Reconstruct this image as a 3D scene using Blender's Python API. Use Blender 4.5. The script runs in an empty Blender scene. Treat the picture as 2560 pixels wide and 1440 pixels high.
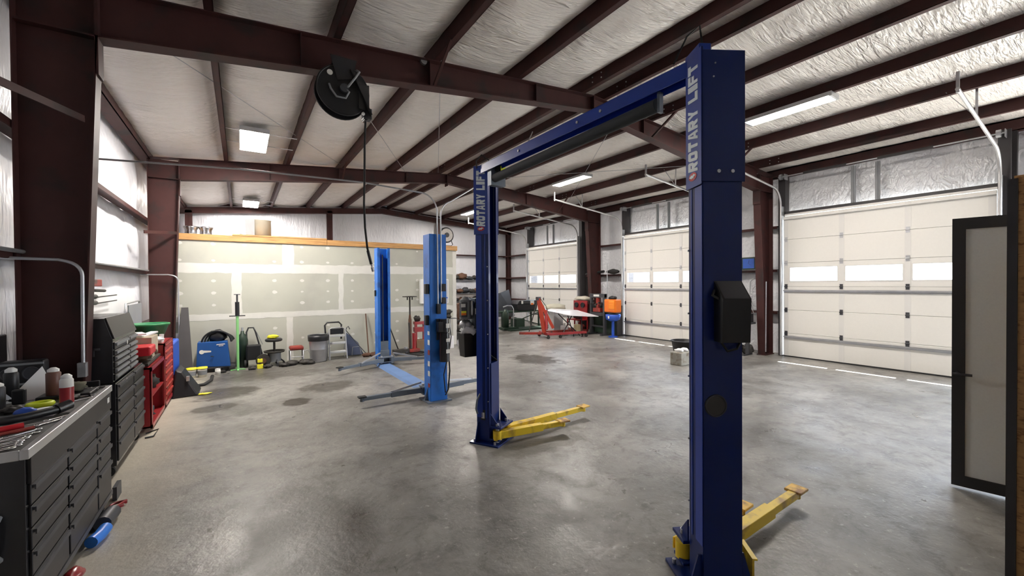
import bpy, bmesh, math, random
from mathutils import Vector, Matrix, noise
random.seed(7)
PI = math.pi
sc = bpy.context.scene
COL = sc.collection

# ------------------------------------------------------------------ camera
cam_d = bpy.data.cameras.new('camera'); cam = bpy.data.objects.new('camera', cam_d); COL.objects.link(cam)
sc.camera = cam
cam_d.sensor_width = 36; cam_d.lens = 36 * 1035.5 / 2560; cam_d.clip_start = .02; cam_d.clip_end = 300
yaw, pit, rol = math.radians(33.228), math.radians(-.639), math.radians(-.42)
fw = Vector((math.sin(yaw)*math.cos(pit), math.cos(yaw)*math.cos(pit), math.sin(pit)))
rt = Vector((math.cos(yaw), -math.sin(yaw), 0)); up = rt.cross(fw)
r2 = rt*math.cos(rol)+up*math.sin(rol); u2 = -rt*math.sin(rol)+up*math.cos(rol)
M = Matrix((r2, u2, -fw)).transposed().to_4x4(); M.translation = (0, 0, 1.9); cam.matrix_world = M
# ------------------------------------------------------------------ world, sun, exposure
sc.view_settings.view_transform = 'Standard'; sc.view_settings.look = 'None'
sc.view_settings.exposure = 1.6; sc.view_settings.gamma = 1; sc.view_settings.use_curve_mapping = False
w = bpy.data.worlds.new('sky'); sc.world = w; w.use_nodes = True
nt = w.node_tree; nt.nodes.clear()
bg = nt.nodes.new('ShaderNodeBackground'); wo = nt.nodes.new('ShaderNodeOutputWorld')
tc = nt.nodes.new('ShaderNodeTexCoord'); sp = nt.nodes.new('ShaderNodeSeparateXYZ'); cr = nt.nodes.new('ShaderNodeValToRGB')
cr.color_ramp.elements[0].position = .0; cr.color_ramp.elements[0].color = (.88, .94, 1, 1)
cr.color_ramp.elements[1].position = .7; cr.color_ramp.elements[1].color = (.55, .74, 1, 1)
nt.links.new(tc.outputs['Generated'], sp.inputs[0]); nt.links.new(sp.outputs['Z'], cr.inputs[0])
nt.links.new(cr.outputs[0], bg.inputs[0]); bg.inputs[1].default_value = 4.6
nt.links.new(bg.outputs[0], wo.inputs[0])
sd = bpy.data.lights.new('sun', 'SUN'); sd.energy = 22; sd.angle = math.radians(.6); sd.color = (1, .95, .86)
so = bpy.data.objects.new('sun', sd); COL.objects.link(so)
so.rotation_euler = Vector((.9, .12, 2.05)).to_track_quat('Z', 'Y').to_euler(); so.location = (20, 5, 12)
LAMP = 58.0
sc.cycles.max_bounces = 10; sc.cycles.diffuse_bounces = 6; sc.cycles.glossy_bounces = 4
sc.cycles.transparent_max_bounces = 12; sc.cycles.sample_clamp_indirect = 8
sc.cycles.use_denoising = True
sc.cycles.caustics_reflective = False; sc.cycles.caustics_refractive = False

# ------------------------------------------------------------------ materials
MATS = {}
def mat(name, col, rough=.5, metal=0, var=.12, vs=3.0, bump=0, bs=40, coat=0, dirt=None, ds=2.0, spec=.5, stretch=None):
    if name in MATS: return MATS[name]
    m = bpy.data.materials.new(name); m.use_nodes = True; n = m.node_tree.nodes; l = m.node_tree.links
    p = n['Principled BSDF']; p.inputs['Roughness'].default_value = rough; p.inputs['Metallic'].default_value = metal
    p.inputs['Coat Weight'].default_value = coat; p.inputs['Specular IOR Level'].default_value = spec
    t = n.new('ShaderNodeTexCoord'); src = t.outputs['Object']
    if stretch:
        mp = n.new('ShaderNodeMapping'); mp.inputs['Scale'].default_value = stretch; l.new(src, mp.inputs[0]); src = mp.outputs[0]
    nz = n.new('ShaderNodeTexNoise'); nz.inputs['Scale'].default_value = vs; nz.inputs['Detail'].default_value = 5; l.new(src, nz.inputs['Vector'])
    mx = n.new('ShaderNodeMix'); mx.data_type = 'RGBA'
    mx.inputs['A'].default_value = tuple(c*(1-var) for c in col)+(1,); mx.inputs['B'].default_value = tuple(min(1, c*(1+var)) for c in col)+(1,)
    l.new(nz.outputs['Fac'], mx.inputs['Factor']); out = mx.outputs['Result']
    if dirt:
        n2 = n.new('ShaderNodeTexNoise'); n2.inputs['Scale'].default_value = ds; n2.inputs['Detail'].default_value = 8; l.new(src, n2.inputs['Vector'])
        rp = n.new('ShaderNodeValToRGB'); rp.color_ramp.elements[0].position = .52; rp.color_ramp.elements[1].position = .68; l.new(n2.outputs['Fac'], rp.inputs[0])
        m2 = n.new('ShaderNodeMix'); m2.data_type = 'RGBA'; l.new(rp.outputs[0], m2.inputs['Factor']); l.new(out, m2.inputs['A']); m2.inputs['B'].default_value = tuple(dirt)+(1,)
        out = m2.outputs['Result']
    l.new(out, p.inputs['Base Color'])
    if bump:
        n3 = n.new('ShaderNodeTexNoise'); n3.inputs['Scale'].default_value = bs; n3.inputs['Detail'].default_value = 4; l.new(src, n3.inputs['Vector'])
        b = n.new('ShaderNodeBump'); b.inputs['Strength'].default_value = bump; b.inputs['Distance'].default_value = .02
        l.new(n3.outputs['Fac'], b.inputs['Height']); l.new(b.outputs[0], p.inputs['Normal'])
    MATS[name] = m; return m
def emit(name, col, s):
    m = bpy.data.materials.new(name); m.use_nodes = True; n = m.node_tree.nodes; n.clear()
    e = n.new('ShaderNodeEmission'); e.inputs[0].default_value = tuple(col)+(1,); e.inputs[1].default_value = s
    o = n.new('ShaderNodeOutputMaterial'); m.node_tree.links.new(e.outputs[0], o.inputs[0]); MATS[name] = m; return m
def glass(name, tint=(.97, .98, 1)):
    m = bpy.data.materials.new(name); m.use_nodes = True; n = m.node_tree.nodes; l = m.node_tree.links; n.clear()
    t = n.new('ShaderNodeBsdfTransparent'); t.inputs[0].default_value = tuple(tint)+(1,)
    g = n.new('ShaderNodeBsdfGlossy'); g.inputs['Roughness'].default_value = .05
    fl = n.new('ShaderNodeLayerWeight'); fl.inputs[0].default_value = .25; f = n.new('ShaderNodeMath'); f.operation = 'MULTIPLY'; f.inputs[1].default_value = .35; l.new(fl.outputs['Facing'], f.inputs[0])
    x = n.new('ShaderNodeMixShader'); o = n.new('ShaderNodeOutputMaterial')
    l.new(f.outputs[0], x.inputs[0]); l.new(t.outputs[0], x.inputs[1]); l.new(g.outputs[0], x.inputs[2]); l.new(x.outputs[0], o.inputs[0]); MATS[name] = m; return m

def floor_mat():
    m = bpy.data.materials.new('sealed_concrete'); m.use_nodes = True; n = m.node_tree.nodes; l = m.node_tree.links
    p = n['Principled BSDF']; g = n.new('ShaderNodeTexCoord')
    def N(s, d, dist=0, rough=.6):
        t = n.new('ShaderNodeTexNoise'); t.inputs['Scale'].default_value = s; t.inputs['Detail'].default_value = d
        t.inputs['Distortion'].default_value = dist; t.inputs['Roughness'].default_value = rough; l.new(g.outputs['Object'], t.inputs['Vector']); return t.outputs['Fac']
    def R(fac, stops):
        r = n.new('ShaderNodeValToRGB'); e = r.color_ramp.elements
        while len(e) < len(stops): e.new(.5)
        for k, (pos, c) in enumerate(stops): e[k].position = pos; e[k].color = tuple(c)+(1,)
        l.new(fac, r.inputs[0]); return r.outputs[0]
    def X(f, a, b, mode='MIX'):
        x = n.new('ShaderNodeMix'); x.data_type = 'RGBA'; x.blend_type = mode
        if isinstance(f, float): x.inputs['Factor'].default_value = f
        else: l.new(f, x.inputs['Factor'])
        for v, k in ((a, 'A'), (b, 'B')):
            if isinstance(v, tuple): x.inputs[k].default_value = v+(1,)
            else: l.new(v, x.inputs[k])
        return x.outputs['Result']
    base = R(N(.55, 7, .4, .62), [(.3, (.115, .108, .098)), (.5, (.23, .222, .208)), (.7, (.38, .37, .345))])
    fine = R(N(4.2, 10, .4, .76), [(.36, (.42, .40, .37)), (.5, (.95, .95, .94)), (.66, (1.15, 1.14, 1.12))])
    c = X(.75, base, fine, 'MULTIPLY')
    c = X(R(N(15, 8, .2, .75), [(.58, (0, 0, 0)), (.70, (.6, .6, .6))]), c, (.56, .53, .48))
    c = X(R(N(1.3, 9, 1.0, .74), [(.56, (0, 0, 0)), (.68, (.62, .62, .62))]), c, (.105, .095, .085))
    sx = n.new('ShaderNodeSeparateXYZ'); l.new(g.outputs['Object'], sx.inputs[0])
    # a dusty tan strip of bare slab along the cabinets and the left bays
    mr = n.new('ShaderNodeMapRange'); mr.inputs['From Min'].default_value = -1.0; mr.inputs['From Max'].default_value = -.35; mr.inputs['To Min'].default_value = 1; mr.inputs['To Max'].default_value = 0
    ad = n.new('ShaderNodeMath'); ad.operation = 'MULTIPLY_ADD'; ad.inputs[1].default_value = -.9; l.new(N(1.3, 5), ad.inputs[0]); l.new(sx.outputs[0], ad.inputs[2]); 
    ad2 = n.new('ShaderNodeMath'); ad2.operation = 'ADD'; ad2.inputs[1].default_value = .45; l.new(ad.outputs[0], ad2.inputs[0]); l.new(ad2.outputs[0], mr.inputs[0])
    c = X(mr.outputs[0], c, (.50, .46, .38))
    # oil stains with outlines of their own: x, y, rx, ry; soaked oil also dulls the sealer
    msk = None
    for (x, y, rx, ry, dk) in [(6.15, 8.3, .55, .8, .9), (.75, 7.55, .22, .28, .95), (1.35, 8.35, .5, .45, .75), (-.25, 8.9, .55, .5, .8), (-.35, 7.9, .3, .25, .7), (1.0, 10.4, 1.7, .8, .55), (8.3, 13.6, .8, .5, .7), (2.6, 9.7, .7, .7, .55), (2.9, 6.3, .7, .45, .6), (.4, 3.4, .5, 1.1, .4), (3.0, 4.0, .7, .4, .55)]:
        mp = n.new('ShaderNodeMapping'); mp.vector_type = 'TEXTURE'; mp.inputs['Location'].default_value = (x, y, 0); mp.inputs['Scale'].default_value = (rx, ry, 1); l.new(g.outputs['Object'], mp.inputs[0])
        ln = n.new('ShaderNodeVectorMath'); ln.operation = 'LENGTH'; l.new(mp.outputs[0], ln.inputs[0])
        a2 = n.new('ShaderNodeMath'); a2.operation = 'MULTIPLY_ADD'; a2.inputs[1].default_value = 1.6; l.new(N(3.0, 6, .5), a2.inputs[0]); l.new(ln.outputs['Value'], a2.inputs[2])
        mm = n.new('ShaderNodeMapRange'); mm.inputs['From Min'].default_value = 1.55; mm.inputs['From Max'].default_value = 1.85; mm.inputs['To Min'].default_value = dk; mm.inputs['To Max'].default_value = 0; l.new(a2.outputs[0], mm.inputs[0])
        c = X(mm.outputs[0], c, (.060, .052, .043))
        if msk is None: msk = mm.outputs[0]
        else:
            k_ = n.new('ShaderNodeMath'); k_.operation = 'MAXIMUM'; l.new(msk, k_.inputs[0]); l.new(mm.outputs[0], k_.inputs[1]); msk = k_.outputs[0]
    l.new(c, p.inputs['Base Color'])
    l.new(R(N(2.2, 6, .5), [(.32, (.27,)*3), (.68, (.50,)*3)]), p.inputs['Roughness'])
    b = n.new('ShaderNodeBump'); b.inputs['Strength'].default_value = .22; b.inputs['Distance'].default_value = .02; l.new(N(16, 5, .2), b.inputs['Height']); l.new(b.outputs[0], p.inputs['Normal'])
    sl_ = n.new('ShaderNodeMapRange'); sl_.inputs['To Min'].default_value = .62; sl_.inputs['To Max'].default_value = .08; l.new(msk, sl_.inputs[0]); l.new(sl_.outputs[0], p.inputs['Specular IOR Level'])
    return m
def vinyl(name, stretch, col, amp=1.0, rough=.30):
    # crinkled reinforced facing: creases run across the purlins (or down the wall), patchy in strength
    m = mat(name, col, rough, var=.05, vs=1.5, spec=.65); n = m.node_tree.nodes; l = m.node_tree.links
    p = n['Principled BSDF']; t = n.new('ShaderNodeTexCoord')
    def nz(sc_, det, dist, st=True):
        mp = n.new('ShaderNodeMapping'); mp.inputs['Scale'].default_value = tuple(sc_*k for k in stretch) if st else (sc_,)*3; l.new(t.outputs['Object'], mp.inputs[0])
        q = n.new('ShaderNodeTexNoise'); q.inputs['Scale'].default_value = 1; q.inputs['Detail'].default_value = det; q.inputs['Distortion'].default_value = dist; l.new(mp.outputs[0], q.inputs['Vector']); return q.outputs['Fac']
    def mth(op, a, b=None, c=None):
        x = n.new('ShaderNodeMath'); x.operation = op
        for i, v in enumerate((a, b, c)):
            if v is None: continue
            if isinstance(v, (int, float)): x.inputs[i].default_value = v
            else: l.new(v, x.inputs[i])
        return x.outputs[0]
    ridge = mth('ABSOLUTE', mth('SUBTRACT', nz(2.4, 3, .8), .5))          # sharp creases
    ridge = mth('MULTIPLY', mth('SUBTRACT', .5, ridge), mth('MULTIPLY', mth('MAXIMUM', mth('SUBTRACT', nz(.9, 2, 0, False), .40), .03), 3.2))
    hgt = mth('MULTIPLY_ADD', nz(5.5, 2, .3), .22, ridge)
    b = n.new('ShaderNodeBump'); b.inputs['Strength'].default_value = 1; b.inputs['Distance'].default_value = .13*amp
    l.new(hgt, b.inputs['Height']); l.new(b.outputs[0], p.inputs['Normal']); return m

STEEL = mat('oxide_red_steel', (.058, .021, .0195), .6, var=.25, spec=.3, vs=4, dirt=(.032, .02, .019), ds=3)
DKSTEEL = mat('dark_framing_steel', (.035, .032, .034), .5, var=.3)
GALV = mat('galvanised_steel', (.50, .51, .53), .38, .75, var=.2, vs=8)
NAVY = mat('navy_enamel', (.0025, .017, .125), .34, var=.10, coat=.1, spec=.35)
SIGN = mat('royal_blue_and_lit_navy', (.009, .046, .34), .34, var=.08, coat=.15)  # also stands in for light on the side of the navy columns
SKYBLUE = mat('bright_blue_enamel', (.02, .17, .62), .38, var=.15, dirt=(.015, .09, .34), ds=4)
PALEBLUE = mat('scuffed_pale_blue_paint', (.13, .23, .45), .5, var=.2)
GREYBLUE = mat('worn_grey_blue_steel', (.16, .19, .23), .45, .3, var=.3)
YELLOW = mat('safety_yellow_enamel', (.86, .60, .03), .42, var=.12, dirt=(.45, .27, .04), ds=7)
YPAD = mat('worn_yellow_pad', (.85, .54, .11), .6, var=.15, dirt=(.3, .15, .06), ds=9)
BLACK = mat('black_plastic', (.012, .012, .014), .42, var=.3)
BLACKP = mat('black_gloss_paint', (.022, .022, .025), .25, var=.3, coat=.2)
RUBBER = mat('black_rubber', (.02, .02, .02), .75, var=.3)
FOAM = mat('black_foam_cover', (.035, .04, .045), .8, var=.3)
DKGREY = mat('dark_grey_metal', (.07, .072, .08), .45, .4, var=.25)
GREY = mat('grey_paint', (.23, .24, .25), .5, var=.15)
LTGREY = mat('light_grey_paint', (.50, .52, .53), .45, var=.1)
WHITE = mat('white_plastic', (.82, .82, .80), .4, var=.05)
PAPER = mat('white_paper', (.85, .85, .86), .8, var=.04)
DOORW = mat('door_panel_white', (.80, .785, .74), .45, var=.025, vs=20, bump=.08, bs=60)
DOORS = mat('door_stile_white', (.74, .73, .70), .4, var=.04)
ALU = mat('brushed_aluminium', (.62, .62, .62), .35, .8, var=.15)
RED = mat('red_enamel', (.30, .018, .022), .35, var=.2, coat=.2)
REDD = mat('worn_red_paint', (.30, .03, .02), .5, var=.3, dirt=(.07, .03, .025), ds=6)
ORRED = mat('orange_red_paint', (.40, .045, .022), .4, var=.2)
ORANGE = mat('orange_plastic', (.85, .19, .01), .4, var=.1)
BLUEPL = mat('blue_plastic', (.02, .09, .50), .4, var=.15)
WELDBLUE = mat('welder_blue', (.015, .085, .30), .4, var=.12)
GREEN = mat('green_paint', (.06, .35, .12), .45, var=.2)
LIME = mat('lime_green_tube', (.25, .60, .22), .4, var=.2)
GRBASK = mat('green_plastic_basket', (.02, .20, .09), .4, var=.2)
DKGREEN = mat('dark_green_metal', (.012, .032, .018), .5, var=.4)
RUST = mat('rusty_iron', (.13, .065, .04), .75, .2, var=.45, vs=12)
GRIME = mat('greasy_iron', (.05, .046, .042), .6, .4, var=.5, vs=14)
WOOD = mat('pine_lumber', (.56, .31, .115), .6, var=.3, vs=2.5, stretch=(.6, 6, 14), dirt=(.28, .12, .04), ds=4.5)
OSB = mat('sheathing_wood', (.38, .25, .12), .7, var=.5, vs=9, bump=.3)
GYP = mat('green_grey_gypsum_paper', (.47, .475, .41), .8, var=.07, vs=2.2, dirt=(.42, .415, .37), ds=1.0)
MUD = mat('joint_compound_white', (.66, .655, .61), .8, var=.08, vs=7)
YBRIGHT = mat('bright_yellow_plastic', (.85, .80, .04), .45, var=.1)
LIMEL = mat('lime_label', (.66, .78, .02), .5, var=.1)
TEXTW = mat('sign_letter_white', (.86, .95, .98), .45, var=.03)
REDL = mat('logo_red', (.62, .02, .03), .4, var=.05)
BROWNP = mat('brown_jug_plastic', (.16, .07, .05), .4, var=.2)
BLUECLOCK = mat('blue_clock_face', (.02, .09, .42), .4, var=.2)
FROST = mat('frosted_grey_panel', (.72, .78, .79), .35, var=.06, vs=60)
LABEL = mat('paper_label', (.75, .74, .7), .6, var=.1)
GLASS = glass('window_glass')
LENS = emit('lamp_lens', (1, .93, .86), LAMP)
CREAM = mat('cream_metal', (.66, .62, .50), .35, .3, var=.12)
CHROME = mat('polished_alloy', (.7, .7, .72), .2, .95, var=.1)

# ------------------------------------------------------------------ mesh builder
ORG = {}
class B:
    def __init__(s): s.v = []; s.f = []; s.sm = []
    def add(s, vs, fs, smooth=False):
        o = len(s.v); s.v += [Vector(v) for v in vs]; s.f += [tuple(i+o for i in f) for f in fs]; s.sm += [smooth]*len(fs); return s
    def box(s, x0, y0, z0, x1, y1, z1, m=None):
        x0, x1 = sorted((x0, x1)); y0, y1 = sorted((y0, y1)); z0, z1 = sorted((z0, z1))
        vs = [Vector((x, y, z)) for x in (x0, x1) for y in (y0, y1) for z in (z0, z1)]
        if m: vs = [m @ v for v in vs]
        return s.add(vs, [(0, 1, 3, 2), (4, 6, 7, 5), (0, 4, 5, 1), (2, 3, 7, 6), (0, 2, 6, 4), (1, 5, 7, 3)])
    def beam(s, p0, p1, wd, h, upv=(0, 0, 1)):
        p0 = Vector(p0); p1 = Vector(p1); d = (p1-p0).normalized(); sd_ = d.cross(Vector(upv))
        if sd_.length < 1e-4: sd_ = d.cross(Vector((1, 0, 0)))
        sd_.normalize(); u = sd_.cross(d)
        vs = [p+sd_*a*wd/2+u*b*h/2 for p in (p0, p1) for a, b in ((-1, -1), (1, -1), (1, 1), (-1, 1))]
        return s.add(vs, [(0, 3, 2, 1), (4, 5, 6, 7), (0, 1, 5, 4), (1, 2, 6, 5), (2, 3, 7, 6), (3, 0, 4, 7)])
    def cyl(s, p0, p1, r, rb=None, n=16, caps=True):
        p0 = Vector(p0); p1 = Vector(p1); rb = r if rb is None else rb; d = (p1-p0).normalized()
        a = d.orthogonal().normalized(); b = d.cross(a); vs = []
        for p, rr in ((p0, r), (p1, rb)):
            vs += [p+(a*math.cos(2*PI*k/n)+b*math.sin(2*PI*k/n))*rr for k in range(n)]
        s.add(vs, [(k, (k+1) % n, n+(k+1) % n, n+k) for k in range(n)], True)
        if caps: s.add(vs[:n], [tuple(range(n))[::-1]]); s.add(vs[n:], [tuple(range(n))])
        return s
    def tube(s, pts, r, n=8):
        pts = [Vector(p) for p in pts]; rings = []; a = None
        for i, p in enumerate(pts):
            d = (pts[min(i+1, len(pts)-1)]-pts[max(i-1, 0)]).normalized()
            a = d.orthogonal().normalized() if a is None else (a-d*a.dot(d)).normalized()
            b = d.cross(a); rings.append([p+(a*math.cos(2*PI*k/n)+b*math.sin(2*PI*k/n))*r for k in range(n)])
        vs = [v for g in rings for v in g]; fs = []
        for i in range(len(pts)-1):
            fs += [(i*n+k, i*n+(k+1) % n, (i+1)*n+(k+1) % n, (i+1)*n+k) for k in range(n)]
        s.add(vs, fs, True); s.add(rings[0], [tuple(range(n))[::-1]]); s.add(rings[-1], [tuple(range(n))]); return s
    def prism(s, poly, ax, a, b):   # poly in the two other axes (in order), extruded along axis ax
        def P(q, t):
            c = list(q); c.insert(ax, t); return c
        n = len(poly); vs = [P(q, a) for q in poly]+[P(q, b) for q in poly]
        return s.add(vs, [tuple(range(n))[::-1], tuple(range(n, 2*n))]+[(k, (k+1) % n, n+(k+1) % n, n+k) for k in range(n)])
    def lathe(s, prof, c=(0, 0, 0), n=20, axis='z'):
        vs = []; 
        for r, h in prof:
            for k in range(n):
                x, y = r*math.cos(2*PI*k/n), r*math.sin(2*PI*k/n)
                q = (x, y, h) if axis == 'z' else ((x, h, y) if axis == 'y' else (h, x, y)); vs.append(Vector(c)+Vector(q))
        fs = [(i*n+k, i*n+(k+1) % n, (i+1)*n+(k+1) % n, (i+1)*n+k) for i in range(len(prof)-1) for k in range(n)]
        return s.add(vs, fs, True)
    def torus(s, c, R, r, axis='z', n=24, m=8, a0=0, a1=2*PI):
        pts = []
        for k in range(n+1):
            t = a0+(a1-a0)*k/n; x, y = R*math.cos(t), R*math.sin(t)
            pts.append(Vector(c)+Vector((x, y, 0) if axis == 'z' else ((x, 0, y) if axis == 'y' else (0, x, y))))
        return s.tube(pts, r, m)
    def blob(s, c, r, seed=0, amp=.25, f=2.5, n=10):
        c = Vector(c); r = Vector(r); vs = []; fs = []
        for i in range(n+1):
            th = PI*i/n
            for k in range(2*n):
                ph = PI*k/n; d = Vector((math.sin(th)*math.cos(ph), math.sin(th)*math.sin(ph), math.cos(th)))
                q = 1+amp*noise.noise(d*f+Vector((seed*3.1, seed*1.7, 0))); p = Vector((d.x*r.x, d.y*r.y, d.z*r.z))*q; 
                vs.append(c+p)
        for i in range(n):
            for k in range(2*n): fs.append((i*2*n+k, (i+1)*2*n+k, (i+1)*2*n+(k+1) % (2*n), i*2*n+(k+1) % (2*n)))
        return s.add(vs, fs, True)
    def rot(s, m):
        s.v = [m @ v for v in s.v]; return s
    def build(s, name, m, parent=None, bevel=0, seg=2, kind=None, label=None):
        org = ORG.get(parent.name, Vector()) if parent else Vector()
        me = bpy.data.meshes.new(name); me.from_pydata([v-org for v in s.v], [], s.f); me.materials.append(m)
        bm = bmesh.new(); bm.from_mesh(me); bmesh.ops.recalc_face_normals(bm, faces=bm.faces); bm.to_mesh(me); bm.free()
        for p, q in zip(me.polygons, s.sm): p.use_smooth = q
        o = bpy.data.objects.new(name, me); COL.objects.link(o)
        if parent: o.parent = parent; ORG[o.name] = org
        if bevel:
            bv = o.modifiers.new('bevel', 'BEVEL'); bv.width = bevel; bv.segments = seg; bv.limit_method = 'ANGLE'; bv.angle_limit = math.radians(40)
        if kind: o['kind'] = kind
        if label: o['label'] = label
        return o
    def single(s, name, m, label, cat, group=None, bevel=0):
        xs = [v.x for v in s.v]; ys = [v.y for v in s.v]; zs = [v.z for v in s.v]
        c = Vector(((min(xs)+max(xs))/2, (min(ys)+max(ys))/2, min(zs)))
        s.v = [v-c for v in s.v]; o = s.build(name, m, None, bevel); o.location = c; ORG[o.name] = c
        o['label'] = label; o['category'] = cat
        if group: o['group'] = group
        return o
def thing(name, label, cat, loc=(0, 0, 0), group=None, rz=0):
    o = bpy.data.objects.new(name, None); COL.objects.link(o); o.location = loc; o.rotation_euler = (0, 0, rz); o.empty_display_size = .1
    o['label'] = label; o['category'] = cat
    if group: o['group'] = group
    ORG[o.name] = Vector(loc); return o
def local(o): ORG[o.name] = Vector(); return o
def struct(name, loc=(0, 0, 0)):
    o = bpy.data.objects.new(name, None); COL.objects.link(o); o.location = loc; o['kind'] = 'structure'; ORG[o.name] = Vector(loc); return o
def dup(root, loc, rz=None, label=None):
    r = root.copy(); COL.objects.link(r); r.location = loc
    if rz is not None: r.rotation_euler = (0, 0, rz)
    if label: r['label'] = label
    for ch in list(root.children):
        c = ch.copy(); COL.objects.link(c); c.parent = r
        for g in list(ch.children):
            d = g.copy(); COL.objects.link(d); d.parent = c
    return r
def arc(c, r, a0, a1, n, plane='xz'):
    out = []
    for k in range(n+1):
        t = a0+(a1-a0)*k/n; u, v = r*math.cos(t), r*math.sin(t)
        out.append(Vector(c)+Vector((u, 0, v) if plane == 'xz' else ((u, v, 0) if plane == 'xy' else (0, u, v))))
    return out

# ------------------------------------------------------------------ dimensions
XL, XR, XM = -1.86, 12.0, 5.26       # insulation planes of the long walls, ridge
Y0, YE = -2.2, 18.75                 # open drive-through end behind the viewer, end wall
YF = (-1.2, 5.42, 11.62)             # main frames
DX = 11.54                           # garage door plane
def zr(x): return 5.215-abs(x-XM)/12 # underside of purlins = top of rafters
PUR = [-.28, .97, 2.26, 3.62, 4.97, 5.56, 6.85, 8.15, 9.55, 10.95]

# ------------------------------------------------------------------ floor and ground outside
f = B().box(XL-.1, Y0, -.15, XR+.1, YE+.1, 0).build('floor', floor_mat(), kind='structure')
B().box(-40, -40, -.3, 60, 60, -.16).build('ground', mat('pale_gravel_yard', (.50, .47, .42), .9, var=.15, vs=.8), kind='structure')

# ------------------------------------------------------------------ ceiling: draped blanket between purlins, purlins, sheet above
VC = vinyl('ceiling_vinyl', (1.0, 4.6, 1), (.84, .80, .755))
def blanket():
    b = B(); xs = [XL]+PUR+[XR]; cols = []
    for i in range(len(xs)-1):
        a, c = xs[i], xs[i+1]; n = 14 if c-a > 1 else 6
        for k in range(n): cols.append((a+(c-a)*k/n, k/n, c-a))
    cols.append((XR, 1, 1)); ny = 330; vs = []
    for j in range(ny+1):
        y = Y0+(YE-Y0)*j/ny
        for (x, t, wd) in cols:
            e = math.sin(PI*min(max(t, 0), 1))
            sag = (.15 if x < XM else .06)*min(1, wd/1.2)*(e**.45)
            wr = .017*noise.noise(Vector((x*1.3, y*5.5, 3)))+.016*noise.noise(Vector((x*.8, y*2.1, 8)))
            edge = max(0, 1-abs(t-.5)*0)*e
            vs.append((x, y, zr(x)+.218-sag+wr*(.25+edge)))
    m = len(cols); fs = [(j*m+k, j*m+k+1, (j+1)*m+k+1, (j+1)*m+k) for j in range(ny) for k in range(m-1)]
    return b.add(vs, fs, True)
ce = struct('ceiling', (XM, 8, 5))
blanket().build('insulation_blanket', VC, ce)
r_ = B()
for a, c in ((XL-.12, XM), (XM, XR+.12)):
    r_.add([(a, Y0, zr(a)+.24), (c, Y0, zr(c)+.24), (c, YE+.1, zr(c)+.24), (a, YE+.1, zr(a)+.24), (a, Y0, zr(a)+.27), (c, Y0, zr(c)+.27), (c, YE+.1, zr(c)+.27), (a, YE+.1, zr(a)+.27)],
           [(0, 1, 2, 3), (4, 7, 6, 5), (0, 4, 5, 1), (1, 5, 6, 2), (2, 6, 7, 3), (3, 7, 4, 0)])
r_.build('roof_sheet', GALV, ce)
for i, x in enumerate(PUR):
    s_ = -1 if x < XM else 1; z = zr(x)
    p = B().box(x-.004, Y0, z, x+.004, YE, z+.215).box(x-.08*(s_ > 0), Y0, z, x+.08*(s_ < 0), YE, z+.007).box(x-.08*(s_ < 0), Y0, z+.208, x+.08*(s_ > 0), YE, z+.215)
    p.box(x+.073*(1 if s_ < 0 else -1), Y0, z, x+.08*(1 if s_ < 0 else -1), YE, z+.025).build('purlin', STEEL, ce)
# pairs of bolts where each purlin laps over a frame
bt = B()
for x in PUR[4:]:
    for yf in YF[1:]:
        for dy in (-.55, -.35, .35, .55):
            for dz in (.06, .14): bt.cyl((x-.004, yf+dy, zr(x)+dz), (x-.016, yf+dy, zr(x)+dz), .011, n=8)
bt.build('purlin_bolts', GALV, ce, kind='stuff')
# eave struts
for x, s_ in ((XL+.18, 1), (XR-.05, -1)):
    z = zr(x)-.02
    B().box(x-.1, Y0, z-.02, x+.1, YE, z+.0).box(x+s_*.09, Y0, z-.02, x+s_*.1, YE, z+.2).box(x-.1, Y0, z+.18, x+.1, YE, z+.2).build('eave_strut', STEEL, ce)
# flange and rod bracing under the blanket
cb = B()
for p0, p1 in [((-1.3, 5.6, 4.72), (2.2, 11.4, 5.0)), ((3.9, 11.4, 5.06), (.9, 5.7, 4.86)), ((2.5, 5.7, 5.0), (4.9, 11.4, 5.17)), ((6.0, 11.4, 5.1), (9.9, 5.7, 4.8)), ((9.9, 11.4, 4.8), (6.2, 5.7, 5.1)), ((6.4, 12, 5.07), (9.6, 18, 4.83))]:
    cb.cyl(p0, p1, .006, n=6)
cb.build('bracing_cable', GALV, ce)

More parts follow.
